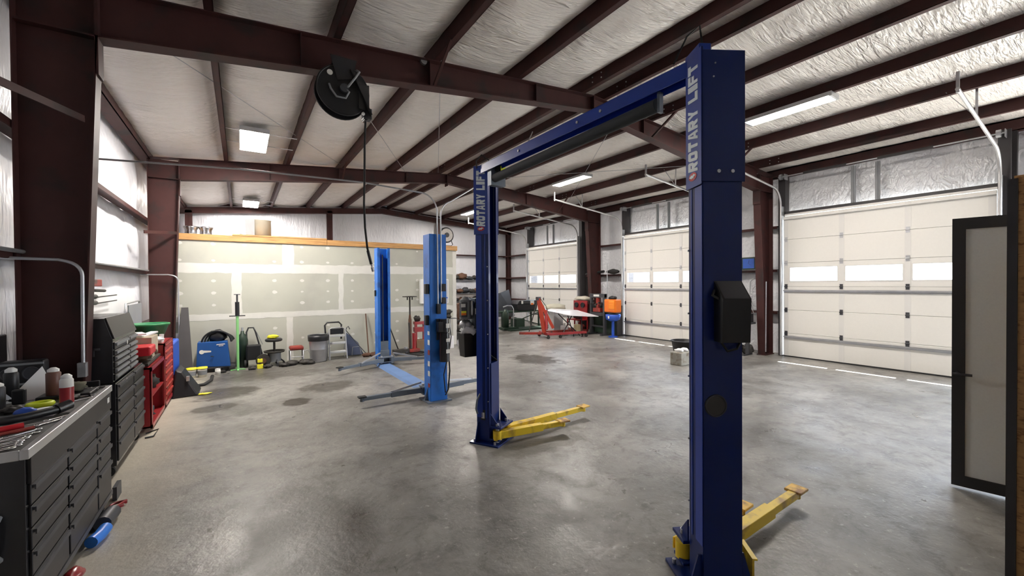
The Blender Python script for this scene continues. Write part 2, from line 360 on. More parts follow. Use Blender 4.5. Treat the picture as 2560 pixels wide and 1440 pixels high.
# ------------------------------------------------------------------ main frames
def frame(y, full=True):
    t = thing('steel_portal', FL[y], 'steel frame', (XM, y, 0), 'rigid frames across the workshop')
    tw = .09  # half flange width
    def tapered(sx):   # column: outer flange vertical, inner flange leans in
        xo = -1.62 if sx < 0 else 11.66
        xb, xt = (-1.25, -1.09) if sx < 0 else (11.27, 11.02)
        zt = 4.62; zc = 4.22
        b = B()
        b.prism([(xo, 0), (xb, 0), (xt, zc), (xt, zt), (xo, zt)], 1, y-.005, y+.005)
        b.box(xo-.006, y-tw, 0, xo+.006, y+tw, zt)
        lo, hi = Vector((xb, y, .01)), Vector((xt, y, zc))
        b.beam(lo, hi, 2*tw, .014, (1, 0, 0))
        b.box(min(xo, xt), y-tw, zc-.008, max(xo, xt), y+tw, zc+.008)
        b.box(min(xo, xb)-.03, y-tw-.02, 0, max(xo, xb)+.03, y+tw+.02, .02)
        b.box(xt-.012, y-tw, zc-.35, xt+.012, y+tw, zt)
        b.build('column', STEEL, t)
    def rafter(sx):
        xa = -1.09 if sx < 0 else 11.02
        za, zm = 4.22, 4.95
        b = B(); ta = zr(xa)-.004; tm = zr(XM)-.004
        b.prism([(xa, za), (XM, zm), (XM, tm), (xa, ta)], 1, y-.005, y+.005)
        b.beam((xa, y, za), (XM, y, zm), 2*tw, .014)
        xo = -1.62 if sx < 0 else 11.66
        b.beam((xo, y, zr(xo)-.01), (XM, y, tm-.008), 2*tw, .012)
        b.build('rafter', STEEL, t)
        for k in ((.62, 2.2, 4.0) if sx < 0 else (9.8, 8.2, 6.6)):
            u = (k-xa)/(XM-xa); B().box(k-.005, y-.075, za+(zm-za)*u, k+.005, y+.075, zr(k)-.01).build('stiffener', STEEL, t)
    for s_ in (-1, 1): tapered(s_); rafter(s_)
    B().box(XM-.012, y-tw, 4.86, XM+.012, y+tw, 5.20).build('ridge_splice_plate', STEEL, t)
    for k, x in enumerate([.97, 2.26, 3.62, 6.85, 8.15, 9.55]):
        u = (x+1.09)/(XM+1.09) if x < XM else (11.02-x)/(11.02-XM); zb = 4.22+.73*u
        if k % 2: B().beam((x, y-.06, zb+.02), (x, y-.62, zr(x)+.02), .035, .035).build('flange_brace', STEEL, t)
    return t
FL = {YF[0]: 'maroon steel frame behind the viewpoint', YF[1]: 'nearest maroon steel frame in view, hose reel hung from its rafter', YF[2]: 'farther maroon steel frame standing by the drywall partition'}
for y in YF: frame(y)
# blank sloping brace and bolts seen on the near frame
B().beam((-1.45, 4.15, 3.32), (-1.17, 5.28, 3.42), .012, .06).single('diagonal_brace', STEEL, 'maroon diagonal brace strip crossing the near left column', 'brace')
B().cyl((2.12, 5.412, 4.93), (2.12, 5.37, 4.93), .045, n=14).single('rafter_fitting', GALV, 'small round metal fitting on the near rafter web', 'fitting')
B().beam((-1.55, 10.6, 2.95), (-1.15, 11.53, 3.05), .012, .06).single('diagonal_brace', STEEL, 'maroon brace strip reaching the far left column', 'brace')

# ------------------------------------------------------------------ walls
def wall_sheet(name, p0, p1, z0, ztop, normal, girts, mtl, holes=(), n=None):
    # insulated sheet with gentle folds, built as a grid in (u, z); holes are (u0,u1,z1) door openings
    w_ = struct(name, (Vector(p0)+Vector(p1))/2)
    p0 = Vector(p0); p1 = Vector(p1); L = (p1-p0).length; d = (p1-p0).normalized(); nrm = Vector(normal)
    us = sorted(set([0, L]+[u for h_ in holes for u in h_[:2]]+[L*k/int(L/.12) for k in range(int(L/.12))]))
    us = [u for i, u in enumerate(us) if i == 0 or u-us[i-1] > 1e-4]
    nz = 34; vs = []; fs = []
    for i, u in enumerate(us):
        for k in range(nz+1):
            q = p0+d*u; zt = ztop(q); hz = [h_ for h_ in holes if h_[0]-1e-4 <= u <= h_[1]+1e-4]
            z = z0+(zt-z0)*k/nz
            off = .02*noise.noise(Vector((u*3.2, z*.7, 5)))+.03*noise.noise(Vector((u*1.1, z*.9, 1)))
            g = min(abs(z-gz) for gz in girts); off += .045*(1-math.exp(-g*5))
            vs.append(q+nrm*off+Vector((0, 0, z)))
    m = nz+1
    for i in range(len(us)-1):
        um = (us[i]+us[i+1])/2
        for k in range(nz):
            zmid = z0+(ztop(p0+d*um)-z0)*(k+.5)/nz
            if any(h_[0] < um < h_[1] and zmid < h_[2] for h_ in holes): continue
            fs.append((i*m+k, i*m+k+1, (i+1)*m+k+1, (i+1)*m+k))
    b = B().add(vs, fs, True); b.build('insulation_blanket', mtl, w_)
    # outer metal skin so that no light leaks
    sk = B(); o_ = -nrm*.12
    cuts = sorted(set([0, L]+[u for h_ in holes for u in h_[:2]]+([L*(XM-XL)/(XR-XL)] if name in ('wall_far', 'wall_near') else [])))
    for a, c in zip(cuts, cuts[1:]):
        h_ = [h for h in holes if h[0] <= (a+c)/2 <= h[1]]; zz = h_[0][2] if h_ else -.15
        A, C_ = p0+d*a+o_, p0+d*c+o_
        vv = []
        for off in (Vector(), -nrm*.03):
            vv += [A+off+Vector((0, 0, zz)), C_+off+Vector((0, 0, zz)), C_+off+Vector((0, 0, ztop(C_)+.26)), A+off+Vector((0, 0, ztop(A)+.26))]
        sk.add(vv, [(0, 1, 2, 3), (4, 7, 6, 5), (0, 4, 5, 1), (1, 5, 6, 2), (2, 6, 7, 3), (3, 7, 4, 0)])
    sk.build('outer_skin', GALV, w_)
    return w_
VW = vinyl('wall_vinyl', (2.6, 2.6, .6), (.82, .83, .88), .7)
VR = vinyl('foil_wall_vinyl', (2.2, 2.2, 1.4), (.77, .78, .81), 1.0, .26)
GZ = (1.05, 2.15, 3.28)
zt_ = lambda q: zr(q.x)+.16
wl = wall_sheet('wall_left', (XL, Y0, 0), (XL, YE, 0), 0, zt_, (1, 0, 0), GZ+(4.5,), VW)
OPEN_Y = (-1.95, 1.1)   # unseen opening beyond the near partition, added to let daylight in
DOORS_Y = [(1.42, 5.05), (6.72, 10.28), (12.62, 16.22)]
DH = 3.6
wr_ = wall_sheet('wall_right', (XR, YE, 0), (XR, Y0, 0), 0, zt_, (-1, 0, 0), GZ+(4.5,), VR, holes=[(YE-b-.1, YE-a+.1, DH) for a, b in DOORS_Y[::-1]+[OPEN_Y]])
wb = wall_sheet('wall_near', (XR, Y0, 0), (XL, Y0, 0), 0, zt_, (0, 1, 0), GZ, VW)
we = wall_sheet('wall_far', (XL, YE, 0), (XR, YE, 0), 0, zt_, (0, -1, 0), GZ, VW)
def cgirt(b, x0, y0, x1, y1, z, nx, ny, depth=.2, h=.2):   # zed girt: web + inner flange, nx,ny = direction into the room
    t = .008
    if abs(nx) > 0:
        b.box(x0, y0, z-.004, x0+nx*depth, y1, z+.004); xi = x0+nx*depth
        b.box(xi-.004, y0, z-.06, xi+.004, y1, z+.004)
        b.box(x0+nx*depth, y0, z-.065, x0+nx*(depth-.02), y1, z-.058)
    else:
        b.box(x0, y0, z-.004, x1, y0+ny*depth, z+.004); yi = y0+ny*depth
        b.box(x0, yi-.004, z-.06, x1, yi+.004, z+.004)
    return b
for z in GZ:
    cgirt(B(), XL+.02, Y0, XL+.02, YE, z+.06, 1, 0, .2).build('girt', STEEL, wl)
    segs = [(YE, 16.42), (12.42, 10.48), (6.52, 5.25), (1.3, 1.12)]
    for a, b_ in segs:
        cgirt(B(), XR-.02, min(a, b_), XR-.02, max(a, b_), z+.06, -1, 0, .26).build('girt', STEEL, wr_)
    cgirt(B(), XL, YE-.02, XR, YE-.02, z+.06, 0, -1, .2).build('girt', STEEL, we)
# end-wall columns and rake
for x in (-1.5, 3.1, 7.93, 11.85):
    zt = zr(x)-.1
    B().box(x-.1, YE-.42, 0, x+.1, YE-.405, zt).box(x-.1, YE-.24, 0, x+.1, YE-.225, zt).box(x-.006, YE-.42, 0, x+.006, YE-.225, zt).build('wall_column', STEEL, we)
for a, c in ((XL+.05, XM), (XM, XR-.05)):
    b = B()
    for (zo, dy, h_) in ((-.10, -.42, .21),):
        b.add([(a, YE+dy, zr(a)+zo-h_/2), (c, YE+dy, zr(c)+zo-h_/2), (c, YE+dy, zr(c)+zo+h_/2), (a, YE+dy, zr(a)+zo+h_/2), (a, YE+dy+.01, zr(a)+zo-h_/2), (c, YE+dy+.01, zr(c)+zo-h_/2), (c, YE+dy+.01, zr(c)+zo+h_/2), (a, YE+dy+.01, zr(a)+zo+h_/2)],
              [(0, 3, 2, 1), (4, 5, 6, 7), (0, 1, 5, 4), (2, 3, 7, 6), (1, 2, 6, 5), (0, 4, 7, 3)])
    b.beam((a, YE-.33, zr(a)-.2), (c, YE-.33, zr(c)-.2), .2, .012); b.beam((a, YE-.33, zr(a)), (c, YE-.33, zr(c)), .2, .012)
    b.build('rake_beam', STEEL, we)
    B().beam((a, YE-.12, zr(a)+.13), (c, YE-.12, zr(c)+.13), .06, .06).build('rake_angle', STEEL, we)

# ------------------------------------------------------------------ garage doors
def garage(idx, ya, yb):
    d = struct('door_%d' % idx, (DX, (ya+yb)/2, 0)); H = .59; n = 6
    # stiles at the two ends and two intermediate ones
    ys = [yb, yb-(yb-ya)*.34, yb-(yb-ya)*.66, ya]
    for k in range(n):
        z0, z1 = k*H+(.012 if k == 0 else .002), (k+1)*H-.002
        if k == 3:   # glazed section
            b = B(); zb, zt2 = z0+.14, z1-.12
            b.box(DX, ya, z0, DX+.045, yb, zb).box(DX, ya, zt2, DX+.045, yb, z1)
            edges = [ya]+[y for q in (2, 1) for y in (ys[q]-.07, ys[q]+.07)]+[yb]
            b.box(DX, ya, zb, DX+.045, ya+.14, zt2).box(DX, yb-.14, zb, DX+.045, yb, zt2)
            for q in (1, 2): b.box(DX, ys[q]-.08, zb, DX+.045, ys[q]+.08, zt2)
            s_ = b.build('section', DOORW, d, label='door section with three glazed lights')
            spans = [(ya+.14, ys[2]-.08), (ys[2]+.08, ys[1]-.08), (ys[1]+.08, yb-.14)]
            for a, c in spans:
                B().box(DX+.03, a, zb, DX+.034, c, zt2).build('pane', GLASS, s_)
                B().box(DX-.008, a-.02, zb-.02, DX+.0, c+.02, zb).box(DX-.008, a-.02, zt2, DX, c+.02, zt2+.02).box(DX-.008, a-.02, zb, DX, a, zt2).box(DX-.008, c, zb, DX, c+.02, zt2).build('window_frame', DOORS, s_)
        else:
            B().box(DX, ya, z0, DX+.045, yb, z1).build('section', DOORW, d, bevel=.007, seg=1)
    for q, y in enumerate(ys):
        wd = .05; yy = y+(.05 if q == 3 else (-.05 if q == 0 else 0))
        for k in range(n):
            z0, z1 = k*H+.02, (k+1)*H-.012
            if k == 3 and q in (0, 3): pass
            B().box(DX-.006, yy-wd, z0, DX, yy+wd, z1).build('stile', DOORS, d)
        for k in range(1, n):
            b = B().box(DX-.014, yy-.03, k*H-.06, DX-.006, yy+.03, k*H+.06).cyl((DX-.018, yy-.035, k*H), (DX-.018, yy+.035, k*H), .012, n=8)
            b.build('hinge', DKGREY if k in (1, 2, 3) else GALV, d)
    for k in range(1, n): B().box(DX+.02, ya, k*H-.015, DX+.04, yb, k*H+.015).build('joint_seal', RUBBER, d)
    # reinforcing struts across the door
    for z in (.50, 1.66, 3.46):
        B().box(DX-.055, ya, z-.006, DX-.006, yb, z).box(DX-.058, ya, z-.006, DX-.05, yb, z+.02).box(DX-.012, ya, z-.03, DX-.006, yb, z+.03).build('strut', DOORS if z > 3 else GALV, d)
    B().box(DX-.01, ya, 0, DX+.04, yb, .03).build('bottom_seal', RUBBER, d)
    # jambs, header and the posts that carry the spring
    zt = 4.62
    for y, s_ in ((ya, -1), (yb, 1)):
        B().box(11.62, y+s_*.02, 0, 11.86, y+s_*.14, zt).box(11.84, y+s_*.13, 0, 12.18, y+s_*.20, zt).box(11.6, y+s_*.0, 0, 11.64, y+s_*.16, zt).build('jamb', DKSTEEL, d)
    B().box(11.60, ya-.02, DH+.0, 11.86, yb+.02, DH+.07).build('header', DKSTEEL, d)
    B().box(11.57, ya, 3.55, 11.6, yb, 3.60).build('top_seal', DOORS, d)
    ym = (ya+yb)/2
    for dy in (-.05, .38):
        B().box(11.62, ym+dy-.04, DH+.07, 11.66, ym+dy+.04, 4.5).box(11.60, ym+dy-.01, DH+.07, 11.64, ym+dy+.01, 4.5).build('spring_post', GREY, d)
    sh = B().cyl((11.45, ya-.1, 4.53), (11.45, yb+.1, 4.53), .014, n=10); sh.build('torsion_shaft', GALV, d)
    for a, c in ((ym-.95, ym-.1), (ym+.45, ym+1.3)):
        B().cyl((11.45, a, 4.53), (11.45, c, 4.53), .03, n=14).build('torsion_spring', DKSTEEL, d)
    for y in (ya-.03, yb+.03):
        B().cyl((11.45, y-.03, 4.53), (11.45, y+.03, 4.53), .07, n=16).build('cable_drum', GALV, d)
        B().box(11.44, y-.08, 4.46, 11.62, y-.07, 4.6).build('drum_bracket', GALV, d)
    # tracks: up the jamb, round the bend and back along the roof slope
    for y, s_ in ((ya-.045, -1), (yb+.045, 1)):
        R = .42; dr = Vector((-2.9, 0, .34)).normalized(); st = Vector((11.46, y, 3.82))
        pts = [Vector((11.46, y, .03)), Vector((11.46, y, 2)), st]
        c_ = st+Vector((-R, 0, 0)); a1 = PI/2-math.atan2(dr.z, -dr.x)
        pts += arc(c_, R, 0, a1, 8)[1:]
        e = pts[-1]+dr*2.75; pts.append(e)
        b = B()
        for o1, o2, wd2 in ((0, .0, .05),):
            for i in range(len(pts)-1): b.beam(pts[i], pts[i+1], .05, .012, (0, 1, 0) if i < 2 else (1, 0, 1))
        b.v = b.v
        t2 = B().tube(pts, .026, 8); t2.build('track', ALU, d)
        # hangers from purlins
        for xx in (9.55, 8.85):
            tt = (pts[-2].x-xx)/(-dr.x) if dr.x else 0; zz = pts[-2].z+dr.z*tt
            if xx == 9.55:
                B().beam((xx, y, zz), (xx+.02, y, zr(xx)+.1), .03, .006).beam((xx-.0, y, zz), (xx-.02, y+.33, zr(xx)+.06), .03, .006).build('track_hanger', GALV, d)
        B().beam((e.x+.02, y, e.z-.05), (e.x+.02, y, e.z+.24), .035, .035).build('track_stop', GALV, d)
        B().box(11.47, y-.02, .03, 11.6, y+.02, 3.8).build('track_angle', GALV, d)
for i, (a, b_) in enumerate(DOORS_Y): garage(i+1, a+.06, b_-.04)

# ------------------------------------------------------------------ drywall partition
pw = struct('wall_partition', (2.3, 11.75, 0)); PY = 11.75; PX0, PX1 = -1.55, 5.62
G0, G1 = 1.17, 2.30
rows = [(0.0, G0, [PX0, 1.02, 3.45, PX1]), (G0, G1, [PX0, -.08, 2.24, 4.6, PX1]), (G1, 2.93, [PX0, 1.0, 3.42, PX1])]
for z0, z1, xs in rows:
    for a, c in zip(xs, xs[1:]):
        B().box(a+.002, PY, z0+.002, c-.002, PY+.016, z1-.002).build('drywall_sheet', GYP, pw)
def wavy(p0, p1, wd, seed, axis):
    n = max(6, int(abs(p1-p0)/.06)); 
    def fn(k, o): return .018*noise.noise(Vector((k*.35, o*7.7, seed*3.3)))+.007*noise.noise(Vector((k*1.3, o*3, seed)))
    return [(p0+(p1-p0)*k/n, -wd/2+fn(k, 0)) for k in range(n+1)], [(p0+(p1-p0)*k/n, wd/2+fn(k, 1)) for k in range(n+1)]
def band(p0, p1, c, wd, seed, horiz):
    th = .003 if horiz else .0042
    lo, hi = wavy(p0, p1, wd, seed, 0); vs = []; n = len(lo)
    for yy in (PY-.0002, PY-th):
        for q in (lo, hi):
            vs += [((t, yy, c+o) if horiz else (c+o, yy, t)) for t, o in q]
    fs = []
    for k in range(n-1):
        fs += [(2*n+k, 2*n+k+1, 3*n+k+1, 3*n+k), (k, k+1, 2*n+k+1, 2*n+k), (n+k, n+k+1, 3*n+k+1, 3*n+k)]
    fs += [(0, n, 3*n, 2*n), (n-1, 2*n-1, 4*n-1, 3*n-1)]
    return B().add(vs, fs)
band(PX0, PX1, G0, .14, 1, True).build('joint_tape', MUD, pw); band(PX0, PX1, G1, .22, 2, True).build('joint_tape', MUD, pw)
for x, z0, z1, wd in [(1.02, .02, G0, .14), (3.45, .02, G0, .13), (-.08, G0, G1, .2), (2.24, G0, G1, .12), (4.6, G0, G1, .14), (1.0, G1, 2.91, .26), (3.42, G1, 2.91, .16), (PX1-.06, .02, 2.9, .12)]:
    band(z0, z1, x, wd, x*3+z0, False).build('joint_tape', MUD, pw)
random.seed(3)
for z0, z1, xs in rows:
    for zz in ([z0+.28, z0+.56, z0+.84] if z1-z0 > 1 else [z0+.18, z0+.56]):
        x = PX0+.42
        while x < PX1-.2:
            if min(abs(x-q) for q in xs) > .22 and random.random() < .8:
                r = random.uniform(.03, .05); sd_ = random.random()*9
                pts = [(x+r*1.1*(1+.3*noise.noise(Vector((math.cos(a*PI/6), math.sin(a*PI/6), sd_))))*math.cos(a*PI/6), zz+r*.8*(1+.3*noise.noise(Vector((math.cos(a*PI/6), math.sin(a*PI/6), sd_+4))))*math.sin(a*PI/6)) for a in range(12)]
                B().prism(pts, 1, PY-.002, PY).build('filled_screw_patch', MUD, pw)
            x += .61
B().box(PX0, PY-.04, 2.93, 1.9, PY+.10, 3.07).build('top_plank', WOOD, pw, bevel=.004, seg=1)
B().box(1.905, PY-.04, 2.93, PX1+.03, PY+.10, 3.07).build('top_plank', WOOD, pw, bevel=.004, seg=1)
for x in [PX0+.05+.61*k for k in range(12)]+[PX1-.04]:
    if x < PX1: B().box(x-.02, PY+.017, 0, x+.02, PY+.106, 2.93).build('stud', WOOD, pw)
B().box(PX1-.016, PY+.0, 0, PX1, PY+.11, 2.93).build('end_board', GYP, pw)
B().box(-1.5, PY+.2, 2.95, 5.4, PY+1.7, 2.99).box(-1.5, PY+.11, 2.93, 5.4, PY+.2, 2.99).single('loft_deck', WOOD, 'storage deck of boards over the room behind the drywall', 'deck')

# right partition beside the camera and black framed door
wp = struct('wall_near_right', (4.2, -.5, 0))
B().box(4.09, -2.2, 0, 4.20, .36, 2.55).build('sheathing_panel', OSB, wp)
B().box(4.06, .36, 0, 4.22, .45, 2.55).build('end_stud', WOOD, wp)
B().box(4.035, .45, 0, 4.22, .475, 2.53).box(4.035, .432, 0, 4.06, .45, 2.53).build('edge_trim', DKSTEEL, wp)
B().box(4.22, -.16, 0, 5.75, -.06, 2.55).build('return_panel', OSB, wp)
d4 = struct('door_4', (5.62, .0, 0))
dd = Vector((.17, -.985, 0)).normalized(); hp = Vector((5.48, .97, 0)); Lw = .93
def dpart(u0, u1, z0, z1, t, name, m, bevel=0):
    p = B().beam(hp+dd*u0+Vector((0, 0, (z0+z1)/2)), hp+dd*u1+Vector((0, 0, (z0+z1)/2)), t, z1-z0); return p.build(name, m, d4, bevel=bevel)
DBK = mat('satin_black_frame', (.03, .032, .036), .45, var=.15)
dpart(0, .085, .02, 2.46, .045, 'door_stile', DBK); dpart(Lw-.085, Lw, .02, 2.46, .045, 'door_stile', DBK)
dpart(.085, Lw-.085, 2.36, 2.46, .045, 'door_rail', DBK); dpart(.085, Lw-.085, .02, .12, .045, 'door_rail', DBK)
dpart(.085, Lw-.085, .12, 2.36, .018, 'door_panel', FROST)
B().box(5.58, -.06, 0, 5.72, .02, 2.55).build('hinge_post', DBK, d4)
B().cyl(hp+dd*.04+Vector((-.023, 0, 1.05)), hp+dd*.04+Vector((-.08, 0, 1.05)), .014).cyl(hp+dd*.02+Vector((-.08, 0, 1.05)), hp+dd*.14+Vector((-.08, 0, 1.05)), .012).build('door_handle', DKGREY, d4)

# ------------------------------------------------------------------ ceiling lamps
def lamp(x, y, L, wd, label, z=None):
    t = thing('ceiling_lamp', label, 'lamp', (x, y, (z or zr(x))-.09), 'wrap-around lamps under the roof'); z = (z or zr(x))
    b = B().box(x-wd/2, y-L/2, z-.062, x+wd/2, y+L/2, z-.012).box(x-wd/2-.004, y-L/2, z-.08, x-wd/2, y+L/2, z-.012).box(x+wd/2, y-L/2, z-.08, x+wd/2+.004, y+L/2, z-.012)
    for s_ in (-1, 1): b.box(x-wd/2, y+s_*L/2-.02, z-.085, x+wd/2, y+s_*L/2+.02, z-.012)
    b.build('housing', GALV, t)
    prof = [(x-wd/2+.008, z-.063), (x-wd/2+.02, z-.086), (x+wd/2-.02, z-.086), (x+wd/2-.008, z-.063)]
    B().prism(prof, 1, y-L/2+.021, y+L/2-.021).build('lens', LENS, t)
    if wd > .3:
        for s_ in (-1, 1): B().box(-.28, y+s_*.4-.02, z-.012, .97, y+s_*.4+.02, z-.004).build('mounting_strip', GALV, t)
    else:
        for s_ in (-1, 1): B().box(x-.02, y+s_*.4-.02, z-.012, x+.02, y+s_*.4+.02, z+.0).build('mounting_clip', GALV, t)
lamp(8.13, 3.47, 1.36, .30, 'long bright lamp over the nearest garage door bay')
lamp(8.18, 9.26, 1.42, .30, 'bright lamp over the middle garage door bay')
lamp(8.18, 15.6, 1.36, .30, 'bright lamp at the far end of the right lamp row')
lamp(.25, 9.6, 1.35, .46, 'square-looking bright lamp left of the hose reel', 4.79)
lamp(.33, 17.0, 1.35, .46, 'bright lamp in the left row beyond the drywall partition', 4.79)

# ------------------------------------------------------------------ navy two-post lift
GLY = {   # heavy block letters on a 1 x 1 cell: convex pieces
 'R': [[(0, 0), (.34, 0), (.34, 1), (0, 1)], [(.34, .72), (.85, .72), (1, .82), (1, .9), (.85, 1), (.34, 1)], [(.68, .62), (1, .62), (1, .82), (.68, .72)], [(.34, .38), (.85, .38), (1, .5), (1, .62), (.34, .62)], [(.34, .38), (.66, 0), (1, 0), (.85, .38)]],
 'O': [[(0, .14), (.33, .3), (.33, .7), (0, .86)], [(1, .14), (1, .86), (.67, .7), (.67, .3)], [(0, .14), (.16, 0), (.84, 0), (1, .14), (.67, .3), (.33, .3)], [(0, .86), (.33, .7), (.67, .7), (1, .86), (.84, 1), (.16, 1)]],
 'T': [[(0, .7), (1, .7), (1, 1), (0, 1)], [(.33, 0), (.67, 0), (.67, .7), (.33, .7)]],
 'A': [[(0, 0), (.32, 0), (.52, 1), (.3, 1)], [(1, 0), (.72, 1), (.5, 1), (.68, 0)], [(.28, .2), (.72, .2), (.66, .42), (.34, .42)]],
 'Y': [[(0, 1), (.33, .42), (.67, .42), (.5, .62), (.35, 1)], [(1, 1), (.65, 1), (.5, .62), (.67, .42)], [(.33, 0), (.67, 0), (.67, .43), (.33, .43)]],
 'L': [[(0, 0), (.34, 0), (.34, 1), (0, 1)], [(.34, 0), (1, 0), (1, .28), (.34, .28)]],
 'I': [[(.3, 0), (.7, 0), (.7, 1), (.3, 1)]],
 'F': [[(0, 0), (.34, 0), (.34, 1), (0, 1)], [(.34, .72), (1, .72), (1, 1), (.34, 1)], [(.34, .38), (.9, .38), (.9, .62), (.34, .62)]]}
def sign_text(txt, x0, length, h, parent, m4, m, name='letter'):
    wds = [.62 if c == 'I' else (.6 if c == ' ' else 1) for c in txt]; gap = .14
    unit = length/(sum(wds)+gap*(len(txt)-1)); x = x0
    for c, wd_ in zip(txt, wds):
        if c != ' ':
            b = B(); a, z_ = (0, 1) if c != 'I' else (.3, .4)
            for poly in GLY[c]:
                pts = [m4 @ Vector((x+((px-a)/z_ if c == 'I' else px)*wd_*unit+(py-.5)*h*.12, (py-.5)*h, 0)) for px, py in poly]
                nrm_ = (m4.to_3x3() @ Vector((0, 0, 1)))*.002; k = len(pts)
                b.add(pts+[p+nrm_ for p in pts], [tuple(range(k))[::-1], tuple(range(k, 2*k))]+[(q, (q+1) % k, k+(q+1) % k, k+q) for q in range(k)])
            b.build(name, m, parent)
        x += (wd_+gap)*unit
T30 = math.radians(30)
lift = thing('two_post_lift', 'navy blue two-post car lift with lettered columns and yellow arms', 'car lift', (2.49, 2.92, 0))
def cmat(cx, cy, sy):   # local frame: +v opens towards the other column, u across; sy = +1 near column, -1 far one
    v = Vector((math.sin(T30), sy*math.cos(T30), 0)); u = Vector((math.cos(T30), -sy*math.sin(T30), 0))
    m = Matrix((u, v, Vector((0, 0, 1)))).transposed().to_4x4(); m.translation = (cx, cy, 0); return m
CA, CB = .245, .175
def column(cx, cy, sy):
    m = cmat(cx, cy, sy); a, b = CA/2, CB/2; t = .009; zt = 3.27
    c = B().box(-a, -b, .02, a, -b+t, zt, m).box(-a, -b, .02, -a+t, b, zt, m).box(a-t, -b, .02, a, b, zt, m)
    c.box(-a, b-t, .02, -a+.05, b, zt, m).box(a-.05, b-t, .02, a, b, zt, m)
    col = c.build('column', NAVY, lift, bevel=.004)
    # folded guide strips, brighter blue to paint in the lit side, and rivets
    B().box(-a-.004, -b+.004, .3, -a, -b+.085, 2.48, m).box(-a-.004, b-.05, .3, -a, b-.035, 2.48, m).build('lit_guide_strip', SIGN, col)
    for k in range(6): B().cyl(m @ Vector((-a-.001, b-.012, .5+.4*k)), m @ Vector((-a-.012, b-.012, .5+.4*k)), .006, n=8).build('rivet', GALV, col)
    # sign sleeve at the top
    g = .012
    sl = B().box(-a-g, -b-g, 2.5, a+g, -b-.001, 3.28, m).box(-a-g, -b-g, 2.5, -a-.001, b+.004, 3.3, m).box(a+.001, -b-g, 2.5, a+g, b+.004, 3.28, m).build('sign_sleeve', SIGN if False else NAVY, lift, bevel=.002, seg=1)
    # bright blue printed panel on the -u side with the lettering
    B().box(-a-g-.002, -b-g, 2.485, -a-g, b+.004, 3.3, m).build('sign_panel', SIGN, sl)
    X = m.to_3x3(); n = -(X @ Vector((1, 0, 0))); upz = Vector((0, 0, 1)); side = upz.cross(n)   # reads upwards, facing n
    # text x axis = up, y axis = left of the viewer
    tm = Matrix((upz, n.cross(upz), n)).transposed().to_4x4(); tm.translation = m @ Vector((-a-g-.0025, -.002, 2.582))
    sign_text('ROTARY LIFT', 0, .655, .118, sl, tm, TEXTW)
    lc = m @ Vector((-a-g-.003, 0, 2.55))
    lg = []; 
    for k in range(20): 
        q = 2*PI*k/20; lg.append(lc+upz*.026*math.sin(q)+side*.048*math.cos(q)+n*.001)
    B().add(lg+[p+n*.001 for p in lg], [tuple(range(20)), tuple(range(20, 40))]+[(k, (k+1) % 20, 20+(k+1) % 20, 20+k) for k in range(20)]).build('emblem_oval', REDL, sl)
    wv = [lc+n*.0025+side*x+upz*z for x, z in [(-.04, 0), (-.012, .012), (0, .006), (.012, .016), (.038, .004), (.014, -.002), (.012, -.014), (0, -.006), (-.014, -.012)]]
    B().add(wv+[p+n*.001 for p in wv], [tuple(range(9)), tuple(range(9, 18))]+[(k, (k+1) % 9, 9+(k+1) % 9, 9+k) for k in range(9)]).build('emblem_mark', TEXTW, sl)
    for uu in (-.03, .055): B().cyl(m @ Vector((uu, -b-g, 2.56)), m @ Vector((uu, -b-g-.006, 2.56)), .011, n=10).build('cap_bolt', GALV, sl)
    for uu, zz in ((-.05, 3.2), (-.06, 3.12)): B().cyl(m @ Vector((uu, -b-g, zz)), m @ Vector((uu, -b-g-.004, zz)), .005, n=8).build('cap_bolt', GALV, sl)
    # base plate, gussets and anchors
    bp = B().box(-a-.09, -b-.05, 0, a+.09, b+.16, .02, m).build('base_plate', NAVY, lift, bevel=.003)
    for s_ in (-1, 1):
        x0 = s_*a
        B().prism([(x0, .02), (x0+s_*.085, .02), (x0+s_*.02, .24), (x0, .24)], 1, -b+.02, -b+.032).rot(m).build('gusset', NAVY, lift)
        for vv in (-b, b+.1): B().cyl(m @ Vector((s_*(a+.055), vv, .02)), m @ Vector((s_*(a+.055), vv, .05)), .014, n=6).build('anchor_bolt', GALV, bp)
    # carriage with the arm yokes, at the bottom of its travel
    ca = B().box(-a+.03, -b+.02, .12, a-.03, b+.012, .95, m).build('carriage', NAVY, lift)
    B().box(-a-.035, b+.012, .20, a+.035, b+.17, .222, m).box(-a-.035, b+.012, .055, a+.035, b+.15, .075, m).box(-.03, b+.012, .06, .03, b+.06, .22, m).build('yoke_plate', NAVY, ca, bevel=.003)
    for s_ in (-1, 1):
        B().prism([(b+.014, .222), (b+.13, .222), (b+.014, .36)], 0, s_*(a-.0)-.005, s_*(a)+.005).rot(m).build('yoke_gusset', NAVY, ca)
        B().cyl(m @ Vector((s_*(a-.01), b+.10, .03)), m @ Vector((s_*(a-.01), b+.10, .25)), .022, n=14).build('pivot_pin', GALV, ca)
    # lock cable down the channel
    B().tube([m @ Vector((a-.05, b-.03, .9)), m @ Vector((a-.05, b-.03, 3.2))], .005, 6).build('cable', DKGREY, lift)
    return m, col
mn, cn = column(2.466, 1.464, 1); mf, cf = column(2.512, 4.384, -1)
